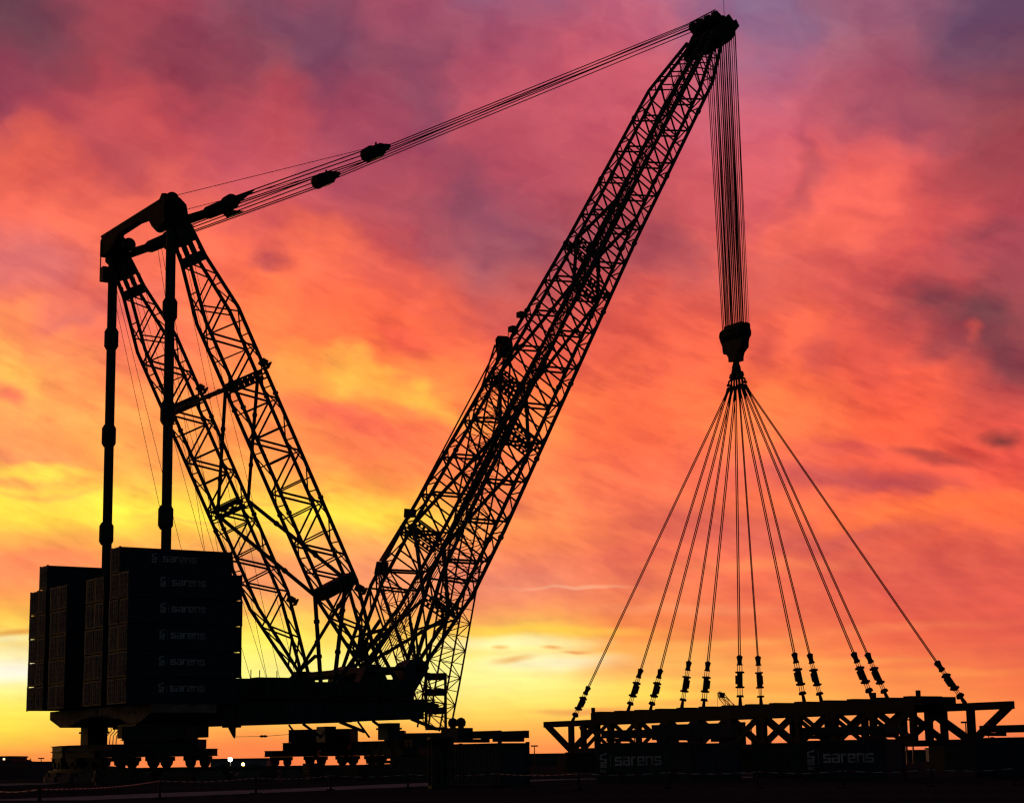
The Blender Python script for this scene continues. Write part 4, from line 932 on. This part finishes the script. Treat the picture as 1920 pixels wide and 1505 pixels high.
# small crane far off behind the truss
S0_ = at(1380, 1410, 620); sc_ = thing('harbour_crane', 'small orange lattice crane far behind the truss', 'crane', (S0_.x, 620, 0))
def K2(px, py): p = at(px, py, 620); return Vector((p.x-S0_.x, 0, p.z))
small_lattice('jib', K2(1384, 1342), K2(1347, 1297), 1.2, .6, 1.6, 1.6, .12, .06, sc_, 'red_paint_and_glare')
MB().prism([(-.9, -.7), (.7, -.9), (.9, .8), (-.8, .9)], K2(1354, 1303), (1, 0, 0), (0, 0, 1), (0, 1, 0), -.6, .6).build('jib_sheave', 'dark_steel', sc_)
member('pendant', K2(1352, 1300), K2(1382, 1325), .1, 'red_paint_and_glare', sc_, 5); member('hoist_rope', K2(1346, 1298), K2(1345, 1330), .06, 'rope_steel', sc_, 5)
MB().box(-3.0, 3.0, -3, 3, 6, 13).build('machine_house', 'shed_dark', sc_)
for x in (-3.5, 3.5):
    for y in (-3.5, 3.5): member('leg', (x, y, .004), (x*.6, y*.6, 7), .4, 'red_paint_and_glare', sc_, 8)

# ------------------------------------------------------------------ far buildings, masts and lamps
def shed(px0, px1, ptop, dist, label, material, depth=18, wins=0, name='shed'):
    a_, b_ = ground_x(px0, dist), ground_x(px1, dist); zt = at((px0+px1)/2, ptop, dist).z; w = b_.x-a_.x
    t_ = thing(name, label, 'building', ((a_.x+b_.x)/2, dist+depth/2, 0))
    MB().box(-w/2, w/2, -depth/2, depth/2, .002, zt-.4).build('wall', material, t_)
    MB().prism([(-w/2-.4, zt-.4), (w/2+.4, zt-.4), (w/2+.2, zt), (-w/2-.2, zt)], (0, 0, 0), (1, 0, 0), (0, 0, 1), (0, 1, 0), -depth/2-.3, depth/2+.3).build('roof', 'shed_dark', t_)
    for i in range(max(2, int(w/9))):
        x = -w/2+(i+.5)*w/max(2, int(w/9)); MB().box(x-1.3, x+1.3, -depth/2-.06, -depth/2-.003, .05, min(3.4, zt*.55)).build('door', 'shed_dark', t_)
    for i in range(wins):
        x = -w/2+(i+.5)*w/wins; MB().box(x-.28, x+.28, -depth/2-.12, -depth/2-.03, zt*.55+1.2*(i % 2), zt*.55+.5+1.2*(i % 2)).build('lit_lamp', 'lamp_small', t_)
    return t_
shed(-60, 22, 1417, 560, 'dark plant building with lit lamps at the left edge', 'shed_dark', wins=9)
shed(36, 71, 1427, 600, 'low dark block with masts beside the lit plant building', 'shed_dark', wins=3)
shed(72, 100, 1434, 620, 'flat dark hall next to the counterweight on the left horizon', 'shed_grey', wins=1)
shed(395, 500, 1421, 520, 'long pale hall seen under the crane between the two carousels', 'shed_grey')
shed(930, 1062, 1412, 700, 'low dark hall on the horizon left of the truss', 'shed_dark')
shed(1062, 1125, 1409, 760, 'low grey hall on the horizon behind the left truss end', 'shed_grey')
shed(1240, 1500, 1409, 720, 'long low dark hall on the horizon behind the middle of the truss', 'shed_dark')
shed(1500, 1760, 1406, 680, 'long dark hall on the horizon behind the right part of the truss', 'shed_dark')
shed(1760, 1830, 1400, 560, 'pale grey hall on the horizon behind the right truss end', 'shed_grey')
shed(1830, 2100, 1402, 700, 'dark hall on the horizon at the right edge', 'shed_dark')
MK0 = [(45, 1423, 590), (53, 1421, 590), (60, 1426, 610), (90, 1428, 640)]
for i, (px, py, dd) in enumerate(MK0):
    p = ground_x(px, dd); zt = at(px, py, dd).z
    m = thing('storage_tank', 'small dark storage tank on the left horizon, %s from the left' % ['first', 'second', 'third', 'fourth'][i], 'tank', p, 0, 'tanks on the left horizon')
    MB().tube([(0, 0, .002), (0, 0, zt*.8), (0, 0, zt*.92)], [1.2+.3*i, 1.2+.3*i, .5], 12).build('shell', 'shed_dark', m, True); member('pipe', (.8, 0, .002), (.8, 0, zt), .15, 'shed_dark', m, 6)
MK = [(1002, 1399, 500), (1092, 1360, 420), (1140, 1362, 520), (1190, 1358, 520), (1247, 1358, 480), (1410, 1345, 450), (1423, 1345, 450), (1485, 1350, 400), (1640, 1338, 380), (1700, 1335, 360), (1712, 1350, 420), (1813, 1355, 380), (33, 1422, 560), (78, 1422, 600)]
for i, (px, py, dd) in enumerate(MK):
    p = ground_x(px, dd); zt = at(px, py, dd).z
    m = thing('light_mast', 'thin dark light mast on the horizon, %s counted from the left' % (['third', 'fourth', 'fifth', 'sixth', 'seventh', 'eighth', 'ninth', 'tenth', 'eleventh', 'twelfth', 'thirteenth', 'last', 'first', 'second'][i]), 'mast', p, 0, 'light masts on the horizon')
    MB().tube([(0, 0, .002), (0, 0, zt)], [.22, .12], 6).build('pole', 'red_paint_and_glare', m, True); MB().box(-.9, .9, -.25, .25, zt+.002, zt+.35).build('lamp_head', 'dark_steel', m)
# flag on a pole and a round dish by the right truss end
p = ground_x(1777, 330); zt = at(1777, 1370, 330).z; fl = thing('flag_pole', 'pole with a limp dark flag seen through the right end of the truss', 'flag pole', p)
MB().tube([(0, 0, .002), (0, 0, zt)], .1, 6).build('pole', 'dark_steel', fl, True)
MB().prism([(0, 0), (-.5, -.3), (-.9, -1.3), (-.35, -1.7), (-.45, -3.6), (.1, -3.5)], (-.1, 0, zt-.1), (1, 0, 0), (0, 0, 1), (0, 1, 0), -.08, .08).build('flag', 'red_paint_and_glare', fl)
p = ground_x(1855, 190); zt = at(1855, 1358, 190).z; rd = thing('warning_disc', 'round disc on a post beside the sloping right end of the truss', 'sign', p)
MB().tube([(0, 0, .002), (0, 0, zt-.2)], .05, 6).build('post', 'dark_steel', rd, True); m = MB(); disc(m, (0, 0, zt), (0, 1, 0), .18, .06, 16); m.build('disc', 'red_paint_and_glare', rd, True)
# lit work lamps between the carousel wheels
for px, py, dd, mt, rr, lab in ((432, 1423, 236, 'lamp_white', .26, 'bright white work lamp glowing between the two carousels'), (456, 1432, 232, 'lamp_amber', .18, 'amber work lamp glowing right of the white one'), (184, 1427, 232, 'lamp_white', .22, 'white work lamp shining through the left carousel wheels')):
    p = at(px, py, dd); l_ = thing('work_lamp', lab, 'lamp', (p.x, p.y, 0))
    MB().tube([(0, .1, .002), (0, .1, p.z+.2)], .05, 6).build('post', 'dark_steel', l_, True)
    MB().tube([(0, .42, p.z), (0, .22, p.z), (0, -.05, p.z)], [rr*.5, rr, rr*1.08], 14).build('housing', 'dark_steel', l_, True)
    m = MB(); disc(m, (0, -.1, p.z), (0, 1, 0), rr, .08, 16); m.build('lens', mt, l_, True)
    pl_ = bpy.data.lights.new('glow', 'POINT'); pl_.energy = 260; pl_.shadow_soft_size = rr; pl_.color = (1, .9, .75) if mt == 'lamp_white' else (1, .55, .15)
    po = bpy.data.objects.new('glow', pl_); C.objects.link(po); po.parent = l_; po.location = (0, -.35, p.z)
# earth mounds on the left
for i, (px, dd, w, h) in enumerate(((20, 330, 26, 2.6), (85, 300, 20, 2.1))):
    mb = MB(); nn = 16; p = ground_x(px, dd); vv = []
    for r_ in range(5):
        f = r_/4
        for k_ in range(nn):
            a_ = 2*PI*k_/nn; rr = (1-f)*(1+.15*math.sin(3*a_+i)+random.uniform(-.06, .06)); vv.append((math.cos(a_)*w*rr, math.sin(a_)*w*.5*rr, h*math.sin(f*PI/2)*(1+random.uniform(-.08, .08))+.001))
    mb.poly(vv, [(r_*nn+k_, r_*nn+(k_+1) % nn, (r_+1)*nn+(k_+1) % nn, (r_+1)*nn+k_) for r_ in range(4) for k_ in range(nn)])
    o = mb.build('earth_mound', 'dirt_ground', None, True, loc=p); o['kind'] = 'structure'
